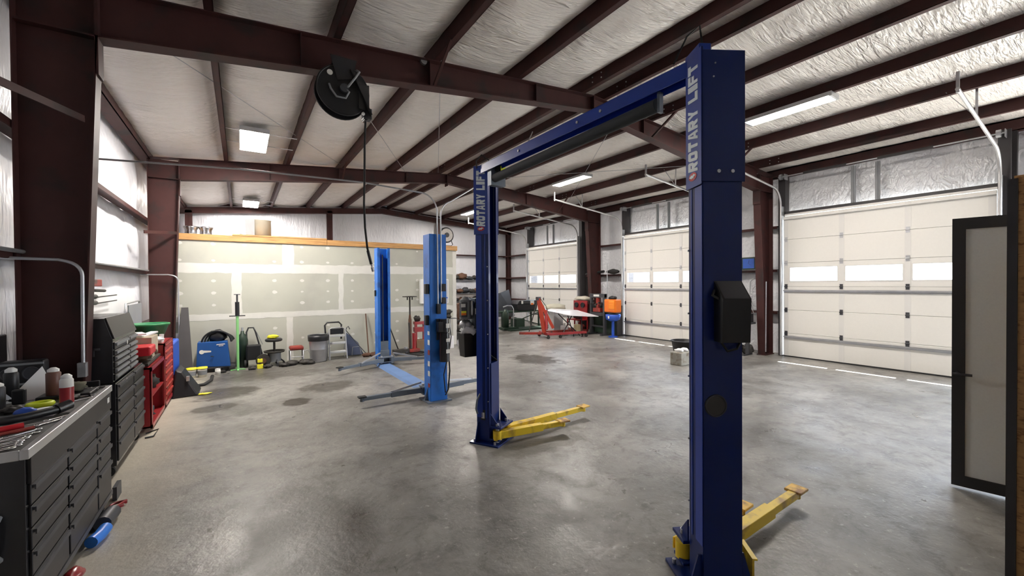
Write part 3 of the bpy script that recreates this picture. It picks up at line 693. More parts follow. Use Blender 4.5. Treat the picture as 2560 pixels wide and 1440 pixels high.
def arm(piv, pad, zb=.075, split=.6, name='swing_arm', m=YELLOW, mp=YPAD, wd=.085, hh=.085, root=lift, padz=.145, ps=.075, strut=None):
    p = Vector(piv); q = Vector(pad); d = (q-p); L = d.length; d.normalize(); mid = p+d*L*split; z = Vector((0, 0, zb+hh/2))
    sd_ = Vector((-d.y, d.x, 0))
    b = B().beam(p+z, mid+z, wd, hh)
    b.beam(p+z+sd_*wd*.9, mid-d*.12+z+sd_*.02, .012, hh*.9).cyl(p+Vector((0, 0, zb-.012)), p+Vector((0, 0, zb+hh+.012)), wd*.62, n=16)
    o = b.build(name, m, root, bevel=.004)
    B().beam(mid-d*.05+z, q-d*.02+z, wd*.72, hh*.72).build('arm_extension', m, o, bevel=.003)
    B().cyl(q+Vector((0, 0, zb)), q+Vector((0, 0, padz-.012)), .032, n=12).build('pad_stem', m, o)
    B().beam(q-d*ps+Vector((0, 0, padz)), q+d*ps+Vector((0, 0, padz)), ps*1.7, .022).build('lift_pad', mp, o, bevel=.006)
    return o
pv = lambda m, s_: m @ Vector((s_*(CA/2-.01), CB/2+.10, 0))
arm(pv(mn, 1), (3.90, 1.60, 0), split=.62); arm(pv(mn, -1), (3.27, 1.73, 0), split=.7)
arm(pv(mf, 1), (4.06, 4.37, 0), split=.6); arm(pv(mf, -1), (3.42, 4.06, 0), split=.66)
# yellow toe guard plate beside the near column
B().beam((2.73, 1.45, .12), (2.60, 1.30, .12), .012, .17).beam((2.73, 1.44, .205), (2.60, 1.29, .205), .03, .01).build('toe_guard', YELLOW, lift)
# overhead beam with padded shut-off bar
xb = 2.42
B().box(xb-.035, 1.53, 3.20, xb-.028, 4.3, 3.30).box(xb-.035, 1.53, 3.294, xb+.07, 4.3, 3.30).box(xb+.063, 1.53, 3.20, xb+.07, 4.3, 3.30).build('overhead_beam', SIGN, lift, bevel=.002, seg=1)
for y in (2.35, 2.62, 3.5): B().cyl((xb-.036, y, 3.25), (xb-.044, y, 3.25), .012, n=8).build('beam_bolt', GALV, lift)
B().cyl((xb+.02, 1.86, 3.13), (xb+.02, 4.08, 3.10), .048, n=18).build('padded_bar', FOAM, lift)
for y in (1.84, 4.1): B().box(xb+.0, y-.01, 3.07, xb+.04, y+.01, 3.21).build('bar_hanger', GREYBLUE, lift)
B().box(xb+.04, 4.0, 3.12, xb+.12, 4.1, 3.24).build('limit_switch', BLACK, lift)
B().box(xb+.055, 3.985, 3.135, xb+.11, 4.0, 3.225).build('switch_label', LIMEL, lift)
B().box(xb-.03, 4.06, 3.02, xb+.16, 4.14, 3.18).box(xb+.0, 4.1, 3.16, xb+.14, 4.2, 3.26).build('pulley_bracket', GREYBLUE, lift)
B().tube([(2.36, 4.35, 3.27), (2.36, 4.36, 3.36), (2.40, 4.3, 3.42), (2.44, 4.2, 3.34)], .008, 6).build('hydraulic_hose', RUBBER, lift)
B().tube([(2.28, 1.62, 3.26), (2.33, 1.56, 3.42), (2.37, 1.5, 3.47), (2.38, 1.48, 3.28)], .006, 6).build('hydraulic_hose', RUBBER, lift)
# cap plate over the near column top with brighter blue edge
B().box(-CA/2-.014, -CB/2+.01, 3.27, -CA/2+.06, CB/2+.01, 3.33, mn).build('beam_socket', SIGN, lift, bevel=.002, seg=1)
# dark control box and round plug on the back of the near column
b0 = -CB/2
bx = B(); bx.prism([(b0-.002, 1.545), (b0-.09, 1.545), (b0-.10, 1.80), (b0-.004, 1.905), (b0-.002, 1.905)], 0, -.055, .115)
bx.rot(mn); cb_ = bx.build('control_box', mat('matt_black_box', (.006, .006, .007), .35, var=.2), lift, bevel=.006)
B().add([mn @ Vector(v) for v in [(-.045, b0-.1005, 1.803), (.105, b0-.1005, 1.803), (.105, b0-.008, 1.904), (-.045, b0-.008, 1.904)]], [(0, 1, 2, 3)]).build('box_lid', DKGREY, cb_)
B().tube([mn @ Vector(v) for v in [(-.055, b0-.01, 1.85), (-.08, b0-.03, 1.82), (-.055, b0-.06, 1.80)]], .008, 6).build('cord', RUBBER, cb_)
B().tube([mn @ Vector(v) for v in [(-.03, b0-.03, 1.545), (0, b0-.05, 1.49), (.07, b0-.03, 1.50), (.10, b0-.01, 1.53)]], .007, 6).build('cord', RUBBER, cb_)
pc = mn @ Vector((-.045, b0, 1.155)); nn = mn.to_3x3() @ Vector((0, -1, 0))
B().cyl(pc, pc+nn*.006, .068, n=28).build('access_plug', mat('olive_plug', (.055, .052, .045), .5, var=.15), lift)
plr = B().torus((0, 0, 0), .062, .004, 'z', 28, 6); rm = nn.to_track_quat('Z', 'Y').to_matrix().to_4x4(); rm.translation = pc+nn*.007; plr.rot(rm); plr.build('plug_rim', DKGREY, lift)
# decal low on the far column
dm = mf @ Vector((-CA/2-.002, .03, .33))
B().box(-CA/2-.003, -.03, .27, -CA/2, .03, .39, mf).build('decal', BLACK, cf); B().box(-CA/2-.004, -.02, .29, -CA/2-.003, .02, .36, mf).build('decal_symbol', LABEL, cf)
# hydraulic power unit on the outside of the far column
pu = thing('power_unit', 'grey electric motor over black oil tank on the far navy column', 'power unit', (2.40, 4.55, 1.0))
B().box(2.38, 4.46, 1.30, 2.46, 4.6, 1.72).build('mount_plate', GREYBLUE, pu)
B().cyl((2.30, 4.55, 1.47), (2.30, 4.55, 1.70), .075, n=20).cyl((2.30, 4.55, 1.70), (2.30, 4.55, 1.74), .07, .03, n=20).build('motor', GREY, pu)
B().box(2.19, 4.44, 1.50, 2.27, 4.50, 1.68).build('start_capacitor_box', DKGREY, pu, bevel=.006)
B().box(2.186, 4.434, 1.62, 2.24, 4.44, 1.66).build('rating_label', LABEL, pu); B().box(2.186, 4.434, 1.525, 2.25, 4.44, 1.575).build('warning_label', ORANGE, pu); B().box(2.186, 4.4335, 1.55, 2.25, 4.4385, 1.575).build('warning_label', YBRIGHT, pu)
B().cyl((2.34, 4.46, 1.52), (2.34, 4.46, 1.69), .018, n=10).cyl((2.38, 4.44, 1.53), (2.38, 4.44, 1.60), .012, n=10).build('switch_tube', ALU, pu)
B().blob((2.30, 4.55, 1.40), (.075, .07, .06), 2, .3).cyl((2.26, 4.5, 1.3), (2.26, 4.5, 1.42), .015, n=8).build('valve_block', GALV, pu)
B().blob((2.33, 4.52, 1.33), (.11, .08, .055), 5, .5, 3).build('white_rag', PAPER, pu)
B().add([(x, y, z) for z, k in ((1.01, .8), (1.30, 1)) for x, y in ((2.33-.10*k, 4.55-.09*k), (2.33+.10*k, 4.55-.09*k), (2.33+.10*k, 4.55+.09*k), (2.33-.10*k, 4.55+.09*k))], [(0, 3, 2, 1), (4, 5, 6, 7), (0, 1, 5, 4), (1, 2, 6, 5), (2, 3, 7, 6), (3, 0, 4, 7)]).build('oil_tank', BLACK, pu, bevel=.008)
B().tube([(2.40, 4.46, 1.33), (2.43, 4.40, 1.2), (2.46, 4.33, 1.08), (2.56, 4.24, .98)], .007, 6).tube([(2.36, 4.47, 1.60), (2.42, 4.4, 1.8), (2.45, 4.30, 1.95)], .007, 6).build('hose', RUBBER, pu)
B().tube([(2.39, 4.36, .58), (2.33, 4.33, .52), (2.31, 4.32, .42), (2.33, 4.32, .36)], .012, 6).single('hooked_handle', GREYBLUE, 'small curved release handle low on the far navy column', 'handle')

# ------------------------------------------------------------------ bright blue clear-floor lift
l2 = thing('two_post_lift', 'bright blue two-post car lift with grey arms and floor cover', 'car lift', (2.7, 8.1, 0))
def post2(cx, cy, sy, zt, wd, dp, m):
    a, b = wd/2, dp/2; t = .01; y1 = cy-sy*b
    c = B().box(cx-a, y1-(t if sy < 0 else 0), .02, cx+a, y1+(t if sy > 0 else 0), zt).box(cx-a, cy-b, .02, cx-a+t, cy+b, zt).box(cx+a-t, cy-b, .02, cx+a, cy+b, zt)
    yo = cy+sy*b; c.box(cx-a, yo-.005, .02, cx-a+.06, yo+.005, zt).box(cx+a-.06, yo-.005, .02, cx+a, yo+.005, zt)
    col = c.build('column', m, l2, bevel=.004)
    B().box(cx-a-.06, cy-b-.05, 0, cx+a+.06, cy+b+.1, .02).build('base_plate', GREYBLUE, l2)
    for s_ in (-1, 1):
        x0 = cx+s_*a; B().prism([(x0, .02), (x0+s_*.055, .02), (x0, .22)], 1, cy-.008, cy+.008).build('gusset', GREYBLUE, l2)
    B().box(cx-a+.03, min(yo, cy), .1, cx+a-.03, max(yo, cy)+(.01 if sy > 0 else 0)-(.01 if sy < 0 else 0)*0, .55).build('carriage', GREYBLUE, l2)
    ca = B().box(cx-.17, yo, .075, cx+.17, yo+sy*.20, .095).box(cx-.17, yo, .18, cx+.17, yo+sy*.20, .20).box(cx-.10, yo, .09, cx+.10, yo+sy*.05, .34).build('arm_yoke', GREYBLUE, l2)
    for s_ in (-1, 1): B().cyl((cx+s_*.12, yo+sy*.14, .05), (cx+s_*.12, yo+sy*.14, .23), .025, n=12).build('pivot_pin', GALV, ca)
    return yo
y1 = post2(2.66, 6.36, 1, 2.70, .29, .26, SKYBLUE); y2 = post2(2.84, 10.0, -1, 2.76, .30, .26, SKYBLUE)
for px, py, qx, qy in [(2.54, y1+.14, 1.55, 6.62), (2.78, y1+.14, 3.75, 6.75), (2.72, y2-.14, 1.72, 9.25), (2.96, y2-.14, 3.75, 9.42)]:
    arm((px, py, 0), (qx, qy, 0), zb=.09, split=.55, m=GREYBLUE, mp=RUBBER, wd=.09, hh=.08, root=l2, padz=.16, ps=.06)
for p0, p1 in [((2.5, 6.6, .26), (2.0, 6.62, .17)), ((2.7, 9.75, .3), (2.2, 9.42, .17)), ((3.0, 9.75, .28), (3.5, 9.5, .17)), ((2.85, 6.6, .24), (3.5, 6.72, .17))]:
    B().beam(p0, p1, .02, .03).build('arm_brace', GALV, l2)
B().prism([(2.62, 0), (2.94, 0), (2.90, .045), (2.66, .045)], 1, 6.62, 9.78).build('floor_cover', PALEBLUE, l2)
# inside the far channel, its chain and guard
B().box(2.81, 9.9, .5, 2.83, 9.92, 2.6).build('lift_chain', DKGREY, l2)
B().box(2.66, 9.98, 1.62, 2.685, 10.05, 1.76).build('release_lever', BLACK, l2)
y = 6.36-.13
pu2 = thing('power_unit', 'tall black power unit strapped to the near bright blue column', 'power unit', (2.72, 6.15, .65))
B().cyl((2.72, 6.14, .66), (2.72, 6.14, 1.12), .085, n=20).build('oil_tank', BLACKP, pu2, bevel=.01)
B().cyl((2.72, 6.14, 1.13), (2.72, 6.14, 1.34), .075, n=20).box(2.60, 6.08, 1.14, 2.68, 6.2, 1.30).build('motor', BLACKP, pu2, bevel=.006)
for z0, z1 in ((.80, .86), (.98, 1.03), (1.20, 1.27)): B().box(2.71, 6.05-.006, z0, 2.77, 6.06, z1).build('rating_label', LABEL, pu2)
B().box(2.62, 6.20, 1.0, 2.80, 6.229, 1.34).build('mount_plate', DKGREY, pu2)
B().tube([(2.78, 6.1, .7), (2.80, 6.12, .5), (2.78, 6.14, .2), (2.76, 6.2, .1)], .012, 6).tube([(2.74, 6.1, .66), (2.70, 6.13, .45), (2.74, 6.16, .15)], .010, 6).tube([(2.8, 6.12, 1.25), (2.82, 6.1, 1.05), (2.79, 6.1, .85)], .008, 6).build('hose', RUBBER, pu2)
for n_, x0, x1, z0, z1, lb in [('switch_box', 2.71, 2.775, 1.78, 1.90, 'upper black switch box on the bright blue column'), ('switch_box', 2.71, 2.775, 1.58, 1.68, 'lower black switch box on the bright blue column'), ('breaker_box', 2.62, 2.685, 1.42, 1.58, 'small black breaker box at the foot of the conduits')]:
    B().box(x0, y-.05, z0, x1, y, z1).single(n_, BLACK, lb, 'switch', bevel=.006)
B().box(2.455, 6.25, 1.74, 2.513, 6.33, 1.90).single('switch_box', BLACK, 'black switch with round button on the left side of the blue column', 'switch', bevel=.006)
for k, (z0, z1, mm) in enumerate([(.24, .30, REDD), (.42, .50, LABEL), (.58, .66, LABEL), (.76, .84, REDD), (.92, 1.0, LABEL), (1.08, 1.14, LABEL)]):
    B().box(2.512, 6.25, z0, 2.515, 6.33, z1).build('sticker', mm, l2)
B().box(2.46, 6.26, 1.24, 2.514, 6.34, 1.40).build('lock_cover', BLACK, l2, bevel=.01)

# ------------------------------------------------------------------ conduits and air lines
def conduit(pts, r, m, label, cat='conduit', name='conduit', group=None):
    return B().tube(pts, r, 8).single(name, m, label, cat, group)
X1, X2 = 2.64, 2.70
conduit([(X1, 6.20, 1.5), (X1, 6.20, 3.05)]+arc((X1-.28, 6.20, 3.05), .28, 0, PI/2-.05, 7)[1:]+[(1.5, 6.3, 3.40), (0, 6.36, 3.39), (-1.34, 6.4, 3.32), (-1.6, 6.4, 3.31)], .012, GALV, 'long grey pipe bending from the blue lift to the left wall', 'pipe', 'air_pipe')
conduit([(X2, 6.20, 1.6), (X2, 6.20, 3.0)]+arc((X2+.25, 6.20, 3.0), .25, PI, PI/2+.3, 7)[1:]+[(3.45, 6.3, 3.6), (4.9, 7.0, 4.6), (5.2, 7.1, 5.1)], .012, GALV, 'grey conduit bending from the blue lift up to the ridge', 'pipe', 'electrical_conduit')
conduit([(-1.75, 5.28, 2.15), (-1.35, 5.28, 2.14)]+arc((-1.33, 5.28, 2.0), .13, PI/2, 0, 6)[1:]+[(-1.205, 5.28, 1.2)], .014, GALV, 'bent grey conduit down the near left column', 'conduit', 'electrical_conduit')
B().box(-1.24, 5.25, 1.08, -1.18, 5.31, 1.21).single('outlet_box', GALV, 'small steel outlet box at the bottom of the near column conduit', 'outlet', bevel=.004)
conduit([(-1.75, 11.48, 2.14), (-1.3, 11.48, 2.14)]+arc((-1.26, 11.48, 2.0), .13, PI/2, 0, 6)[1:]+[(-1.13, 11.48, .86)], .014, GALV, 'bent grey conduit down the far left column', 'conduit', 'electrical_conduit')
B().box(-1.18, 11.43, .70, -1.08, 11.5, .87).single('outlet_box', GALV, 'small steel outlet box on the far left column', 'outlet', bevel=.004)
conduit([(-1.60, -1, 2.22), (-1.59, 2.5, 2.22), (-1.6, 5.2, 2.21), (-1.61, 9, 2.22), (-1.6, 11.3, 2.22)], .018, GALV, 'long conduit lying along the left wall girt', 'conduit', 'electrical_conduit')
conduit([(11.2, 10.75, .9), (11.2, 10.75, 2.6)], .014, GALV, 'thin conduit on the middle right column', 'conduit', 'electrical_conduit')
conduit([(11.24, 5.3, 1.9), (11.22, 5.3, .1)], .014, GALV, 'thin grey conduit down the near right column', 'conduit', 'electrical_conduit')

# ------------------------------------------------------------------ hose reel
hr = thing('hose_reel', 'big black hose reel hanging from the near rafter', 'hose reel', (1.05, 5.36, 4.2))
rc = Vector((1.05, 5.30, 4.21))
for y0, y1_, r in ((5.22, 5.235, .29), (5.37, 5.385, .29)):
    B().cyl((rc.x, y0, rc.z), (rc.x, y1_, rc.z), r, n=40).torus((rc.x, (y0+y1_)/2, rc.z), r, .012, 'y', 40, 6).build('reel_flange', BLACK, hr)
B().cyl((rc.x, 5.235, rc.z), (rc.x, 5.37, rc.z), .2, n=28).build('wound_hose', RUBBER, hr)
B().box(.92, 5.20, 4.48, 1.18, 5.40, 4.50).prism([(.90, 4.58), (1.20, 4.58), (1.14, 4.35), (.98, 4.30)], 1, 5.19, 5.20).build('mount_bracket', BLACKP, hr)
B().beam((1.12, 5.195, 4.45), (1.36, 5.195, 3.96), .012, .10, (0, 1, 0)).box(1.22, 5.19, 4.02, 1.34, 5.2, 4.32).build('guide_arm', BLACKP, hr)
B().cyl((1.05, 5.19, 4.21), (1.05, 5.15, 4.21), .05, n=16).build('hub', DKGREY, hr)
B().tube([(1.05, 5.17, 4.21), (1.10, 5.15, 4.17), (1.06, 5.15, 4.09), (.96, 5.16, 4.09), (.90, 5.18, 4.18), (.89, 5.21, 4.24)], .012, 6).tube([(1.08, 5.16, 4.22), (1.16, 5.14, 4.34), (1.22, 5.16, 4.44), (1.2, 5.2, 4.47)], .014, 6).build('feed_hose', GREY, hr)
B().cyl((.90, 5.219, 4.38), (.90, 5.212, 4.38), .032, n=16).build('round_label', LABEL, hr)
B().box(1.28, 5.22, 3.93, 1.38, 5.34, 4.06).cyl((1.31, 5.24, 3.93), (1.31, 5.34, 3.93), .02, n=10).build('roller_guide', BLACK, hr, bevel=.01)
B().cyl((1.27, 5.21, 3.97), (1.27, 5.2, 3.97), .02, n=12).build('guide_screw', WHITE, hr)
ho = thing('air_hose', 'black hose hanging straight down from the ceiling reel', 'hose', (1.31, 5.28, 2.1))
B().tube([(1.315, 5.28, 3.95), (1.30, 5.28, 3.6), (1.295, 5.28, 3.2), (1.285, 5.28, 2.9), (1.295, 5.28, 2.6), (1.32, 5.28, 2.35), (1.36, 5.28, 2.17)], .013, 8).build('hose', RUBBER, ho)
B().cyl((1.325, 5.28, 2.32), (1.365, 5.28, 2.15), .018, n=10).build('hose_cuff', BLACK, ho)
B().cyl((1.365, 5.28, 2.15), (1.375, 5.28, 2.12), .010, n=10).cyl((1.375, 5.28, 2.115), (1.39, 5.28, 2.06), .018, n=10).build('coupler', CHROME, ho)

# ------------------------------------------------------------------ long black tool chest on the left and the things on it
def drawers(root, xf, ya, yb, zs, m, hm, name='drawer', cols=None):
    for (y0, y1) in cols or [(ya, yb)]:
        for z0, z1 in zip(zs, zs[1:]):
            d = B().box(xf, y0+.006, z0+.005, xf+.014, y1-.006, z1-.005).build(name, m, root, bevel=.003, seg=1)
            B().box(xf+.014, y0+.02, z1-.030, xf+.028, y1-.02, z1-.014).box(xf+.022, y0+.02, z1-.030, xf+.028, y1-.02, z1-.040).build('handle', hm, d)
def wheels(root, pts, r=.05):
    for x, y in pts:
        c = B().cyl((x, y-.018, r), (x, y+.018, r), r, n=16).box(x-.02, y-.024, r, x+.02, y+.024, r*2+.02); c.build('caster', RUBBER, root)
CHM = mat('charcoal_cabinet_steel', (.017, .015, .016), .4, 0, var=.25, spec=.35)
ch = thing('tool_chest', 'long black rolling tool chest with cluttered top at lower left', 'tool chest', (-1.22, 4.0, 0))
B().box(-1.5, 3.2, .12, -.955, 4.85, 1.02).build('body', BLACKP, ch, bevel=.004)
B().box(-1.5, 3.2, 1.02, -.965, 4.85, 1.035).build('work_mat', mat('grimy_mat', (.12, .12, .115), .7, var=.5, vs=9), ch)
B().box(-.97, 3.185, 1.0, -.935, 4.865, 1.052).box(-1.51, 3.185, 1.0, -.97, 3.2, 1.052).box(-1.51, 4.85, 1.0, -.97, 4.865, 1.052).build('top_rim', ALU, ch, bevel=.004)
B().box(-.955, 3.22, .86, -.938, 4.83, 1.0).build('top_drawer_front', CHM, ch, bevel=.003)
zs = [.16, .36, .50, .62, .74, .86]
drawers(ch, -.955, 3.2, 4.85, zs, CHM, DKGREY, cols=[(3.22, 3.78), (3.80, 4.42)])
drawers(ch, -.955, 3.2, 4.85, [.16, .44, .58, .72, .86], CHM, DKGREY, cols=[(4.44, 4.82)])
B().box(-.955, 3.2, .12, -.94, 4.85, .155).build('base_rail', DKGREY, ch)
B().box(-.937, 4.70, .93, -.934, 4.76, .97).build('maker_plate', LABEL, ch)
wheels(ch, [(-1.02, 3.3), (-1.02, 4.72), (-1.42, 3.3), (-1.42, 4.72)])
B().tube([(-1.05, 3.2, .72), (-1.05, 3.15, .70), (-1.05, 3.14, .55), (-1.05, 3.2, .5)], .016, 8).build('side_handle', GREY, ch)
ZT = 1.0355
def can(x, y, r, h, body, cap, name, label, cat, band=None, z=ZT, nozzle=True):
    t = thing(name, label, cat, (x, y, z))
    B().lathe([(0, z), (r, z), (r, z+h*.82), (r*.75, z+h*.88), (r*.45, z+h*.9), (0, z+h*.9)], (x, y, 0)).build('can_body', body, t)
    B().lathe([(r*.8, z+h*.87), (r*.8, z+h*.94), (r*.35, z+h), (0, z+h)], (x, y, 0)).build('cap', cap, t)
    if band: B().lathe([(r+.001, z+h*.12), (r+.001, z+h*.6)], (x, y, 0)).build('label_band', band, t)
    return t
can(-1.06, 4.26, .037, .235, LABEL, WHITE, 'spray_can', 'red labelled spray can with white cap on the tool chest', 'spray can', RED)
can(-1.22, 4.62, .042, .24, BROWNP, WHITE, 'spray_can', 'brown spray can with white nozzle behind the red can', 'spray can')
can(-1.42, 4.36, .036, .20, DKGREY, WHITE, 'spray_bottle', 'dark bottle with white cap at the far left edge, nearer one', 'bottle')
can(-1.45, 4.66, .040, .26, BLACK, WHITE, 'spray_bottle', 'black bottle with white cap in front of the radio', 'bottle')
# white folded sheet standing like a tent
t = thing('paper_sheet', 'white folded paper standing up on the tool chest', 'paper', (-1.36, 4.72, ZT))
B().add([(-1.47, 4.60, ZT), (-1.22, 4.72, ZT), (-1.345, 4.86, ZT+.225), (-1.47, 4.603, ZT+.003), (-1.22, 4.723, ZT+.003), (-1.345, 4.863, ZT+.225)], [(0, 1, 2), (3, 5, 4), (0, 3, 4, 1), (1, 4, 5, 2), (2, 5, 3, 0)]).add([(-1.47, 4.60, ZT+.09), (-1.60, 4.58, ZT+.08), (-1.42, 4.63, ZT+.01)], [(0, 1, 2)]).build('folded_sheet', PAPER, t)
B().box(-1.41, 4.52, ZT, -1.34, 4.56, ZT+.11).single('dark_cup', BLACK, 'small dark box in front of the white paper', 'box', bevel=.01)
ra = thing('radio', 'black boxy radio with two round speakers at the back of the chest', 'radio', (-1.49, 5.02, ZT))
B().box(-1.62, 4.95, .9, -1.36, 5.08, 1.30).build('case', BLACK, ra, bevel=.02)
for x in (-1.55, -1.43): B().cyl((x, 4.951, 1.2), (x, 4.943, 1.2), .045, n=18).torus((x, 4.945, 1.2), .048, .006, 'y', 20, 6).build('speaker', DKGREY, ra)
B().box(-1.62, 4.94, 1.27, -1.36, 4.952, 1.285).build('trim_bar', GREY, ra)
B().box(-1.62, 4.94, 1.11, -1.36, 4.952, 1.125).build('trim_bar', GREY, ra)
B().box(-1.70, 4.93, 0, -1.33, 5.12, .9).single('side_cabinet', BLACKP, 'dark cabinet under the radio behind the tool chest', 'cabinet', bevel=.005)
B().torus((-1.22, 4.36, ZT+.018), .058, .018, 'z', 24, 8).single('tape_roll', LIMEL, 'yellow roll of tape lying on the chest', 'tape')
B().blob((-1.22, 4.12, ZT+.024), (.055, .045, .028), 1, .2).single('blue_rag', BLUEPL, 'blue plastic cap lying left of the black drill', 'cap')
B().blob((-1.15, 4.18, ZT+.012), (.06, .05, .015), 3, .2).single('paper_scrap', PAPER, 'white scrap lying beside the blue cap', 'scrap')
B().box(-1.13, 4.0, ZT, -1.06, 4.11, ZT+.012).single('paper_card', PAPER, 'white card under the black air tool', 'card')
g = thing('air_tool', 'long black air tool lying across the chest', 'power tool', (-1.1, 3.9, ZT))
B().tube([(-1.30, 3.84, ZT+.035), (-1.16, 3.90, ZT+.035), (-1.05, 4.02, ZT+.035)], .026, 12).build('barrel', BLACK, g)
B().tube([(-1.05, 4.02, ZT+.035), (-1.0, 4.08, ZT+.05)], .034, 12).build('motor_head', BLACKP, g)
B().tube([(-1.2, 3.88, ZT+.03), (-1.23, 3.96, ZT+.02), (-1.22, 4.0, ZT+.02)], .018, 8).build('grip', BLACK, g)
g = thing('screwdriver', 'red handled screwdriver lying in front of the air tool', 'screwdriver', (-1.1, 3.7, ZT))
B().tube([(-1.23, 3.70, ZT+.018), (-1.12, 3.75, ZT+.018)], .018, 10).build('handle', REDL, g); B().cyl((-1.12, 3.75, ZT+.018), (-1.02, 3.80, ZT+.01), .004, n=8).build('blade', CHROME, g)
B().tube([(-1.22, 3.6, ZT+.012), (-1.12, 3.64, ZT+.012), (-1.06, 3.69, ZT+.012)], .011, 8).single('dark_red_punch', REDD, 'dark red tool handle below the screwdriver', 'hand tool')
YB = can(-1.14, 3.34, .022, .12, YBRIGHT, YBRIGHT, 'yellow_bottle', 'small yellow bottle at the near left corner of the chest', 'bottle')
random.seed(11)
wr = thing('combination_wrench', 'chrome combination wrench in the row at the chest front', 'wrench', (0, 0, 0), 'chrome wrenches on the tool chest')
B().tube([(-.06, 0, .007), (.06, 0, .007)], .006, 6).build('shaft', CHROME, wr)
B().torus((.072, 0, .007), .013, .005, 'z', 14, 6).build('ring_end', CHROME, wr)
B().torus((-.072, 0, .007), .013, .005, 'z', 12, 6, .5, 5.8).build('open_end', CHROME, wr)
wpos = [(-1.09+random.uniform(-.01, .01), 3.26+.042*k, .55+random.uniform(-.25, .25)) for k in range(9)]+[(-1.02, 3.80, .9), (-1.0, 3.9, .8), (-1.02, 4.42, .7), (-1.04, 4.55, .2)]
WL = ['wrench nearest the near left corner of the chest', 'second wrench from the near corner of the chest', 'third wrench from the near corner', 'fourth wrench from the near corner', 'middle wrench of the chest front row', 'sixth wrench from the near corner', 'seventh wrench from the near corner', 'eighth wrench from the near corner', 'last wrench of the chest front row', 'wrench by the blade of the red screwdriver', 'wrench lying at the air tool head', 'wrench on the rim right of the red can', 'wrench by the black tray at the chest end']
for k, (x, y, a) in enumerate(wpos):
    if k == 0: wr['label'] = 'chrome '+WL[0]
    if k == 0: wr.location = (x, y, ZT); wr.rotation_euler = (0, 0, a)
    else: dup(wr, (x, y, ZT), a, 'chrome '+WL[k])
wp_ = bpy.data.objects
for k, (x, y, s_, lb) in enumerate([(-1.10, 4.5, .035, 'greasy bracket behind the red spray can'), (-1.32, 4.25, .04, 'grimy part lying left of the tape roll'), (-1.12, 4.72, .05, 'greasy dark casting near the right end of the chest'), (-1.04, 4.74, .03, 'small black socket tray at the right end of the chest')]):
    B().blob((x, y, ZT+s_*.5), (s_*1.5, s_*1.2, s_*.6), k+3, .6, 3).single('metal_part', GRIME, lb, 'metal part')
B().box(-1.3, 4.55, ZT, -1.0, 4.82, ZT+.03).box(-1.3, 4.80, ZT, -1.0, 4.82, ZT+.075).single('parts_tray', BLACK, 'black tray at the right end of the tool chest top', 'tray', bevel=.006)
B().blob((-1.13, 4.66, ZT+.07), (.09, .06, .04), 12, .4).single('shop_rag', mat('olive_rag', (.14, .13, .09), .9, var=.3), 'olive shop rag heaped in the black tray', 'rag')
# things on the floor under the chest
B().torus((-.905, 4.83, .02), .05, .011, 'z', 18, 6, .3, 5.6).tube([(-.95, 4.9, .012), (-.86, 4.86, .03), (-.93, 4.78, .012)], .012, 6).single('red_strap', RED, 'crumpled red strap on the floor by the tool chest', 'strap')
B().tube([(-.93, 4.17, .045), (-.90, 4.26, .045), (-.89, 4.36, .045)], .042, 12).single('blue_bottle', mat('bright_blue_cap', (.03, .22, .80), .35, var=.1), 'bright blue bottle lying under the tool chest', 'bottle')
B().tube([(-.92, 4.42, .055), (-.90, 4.62, .055)], .055, 12).single('dark_bottle', DKGREY, 'dark bottle lying between blue bottle and red strap', 'bottle')
B().blob((-.93, 3.78, .035), (.05, .09, .035), 4, .3).single('red_rag', RED, 'red rag on the floor at the bottom edge of the picture', 'rag')
B().box(-.97, 4.98, .001, -.94, 5.15, .12).single('clear_guard', DKGREY, 'grey bracket standing between the two tool chests', 'bracket')

# tall black chest with sloping hood
tb = thing('tool_cabinet', 'tall black tool cabinet with sloping hood by the column', 'tool cabinet', (-1.25, 6.2, 0))
B().box(-1.56, 5.56, .12, -1.045, 6.9, .94).build('lower_body', BLACKP, tb, bevel=.005)
B().prism([(-1.52, .95), (-1.06, .95), (-1.06, 1.375), (-1.12, 1.585), (-1.52, 1.585)], 1, 5.56, 6.60).build('upper_body', BLACKP, tb, bevel=.005)
B().add([(-1.057, 5.57, 1.38), (-1.117, 5.57, 1.588), (-1.117, 6.59, 1.588), (-1.057, 6.59, 1.38), (-1.047, 5.57, 1.382), (-1.107, 5.57, 1.59), (-1.107, 6.59, 1.59), (-1.047, 6.59, 1.382)], [(0, 1, 2, 3), (4, 7, 6, 5), (0, 4, 5, 1), (1, 5, 6, 2), (2, 6, 7, 3), (3, 7, 4, 0)]).build('hood', CHM, tb)
drawers(tb, -1.06, 5.56, 6.6, [.96, 1.03, 1.09, 1.15, 1.21, 1.27, 1.35], CHM, GREY, cols=[(5.57, 6.16), (6.17, 6.59)])
drawers(tb, -1.045, 5.56, 6.9, [.16, .36, .52, .66, .79, .93], CHM, DKGREY, cols=[(5.57, 6.3), (6.32, 6.88)])
B().box(-1.2, 5.545, 1.28, -1.15, 5.56, 1.30).box(-1.2, 5.545, 1.22, -1.19, 5.56, 1.30).build('side_handle', DKGREY, tb)
for y, z in ((6.0, 1.30), (5.95, .90)): B().cyl((-1.03, y, z), (-1.026, y, z), .022, n=14).build('round_badge', LABEL, tb)
wheels(tb, [(-1.12, 5.65), (-1.12, 6.8), (-1.48, 5.65), (-1.48, 6.8)])
B().tube([(-1.02, 6.86, .05), (-.90, 6.9, .07), (-.94, 6.82, .012), (-1.02, 6.8, .012)], .010, 6).single('bent_rod', BLACK, 'bent black rod on the floor at the cabinet foot', 'rod')

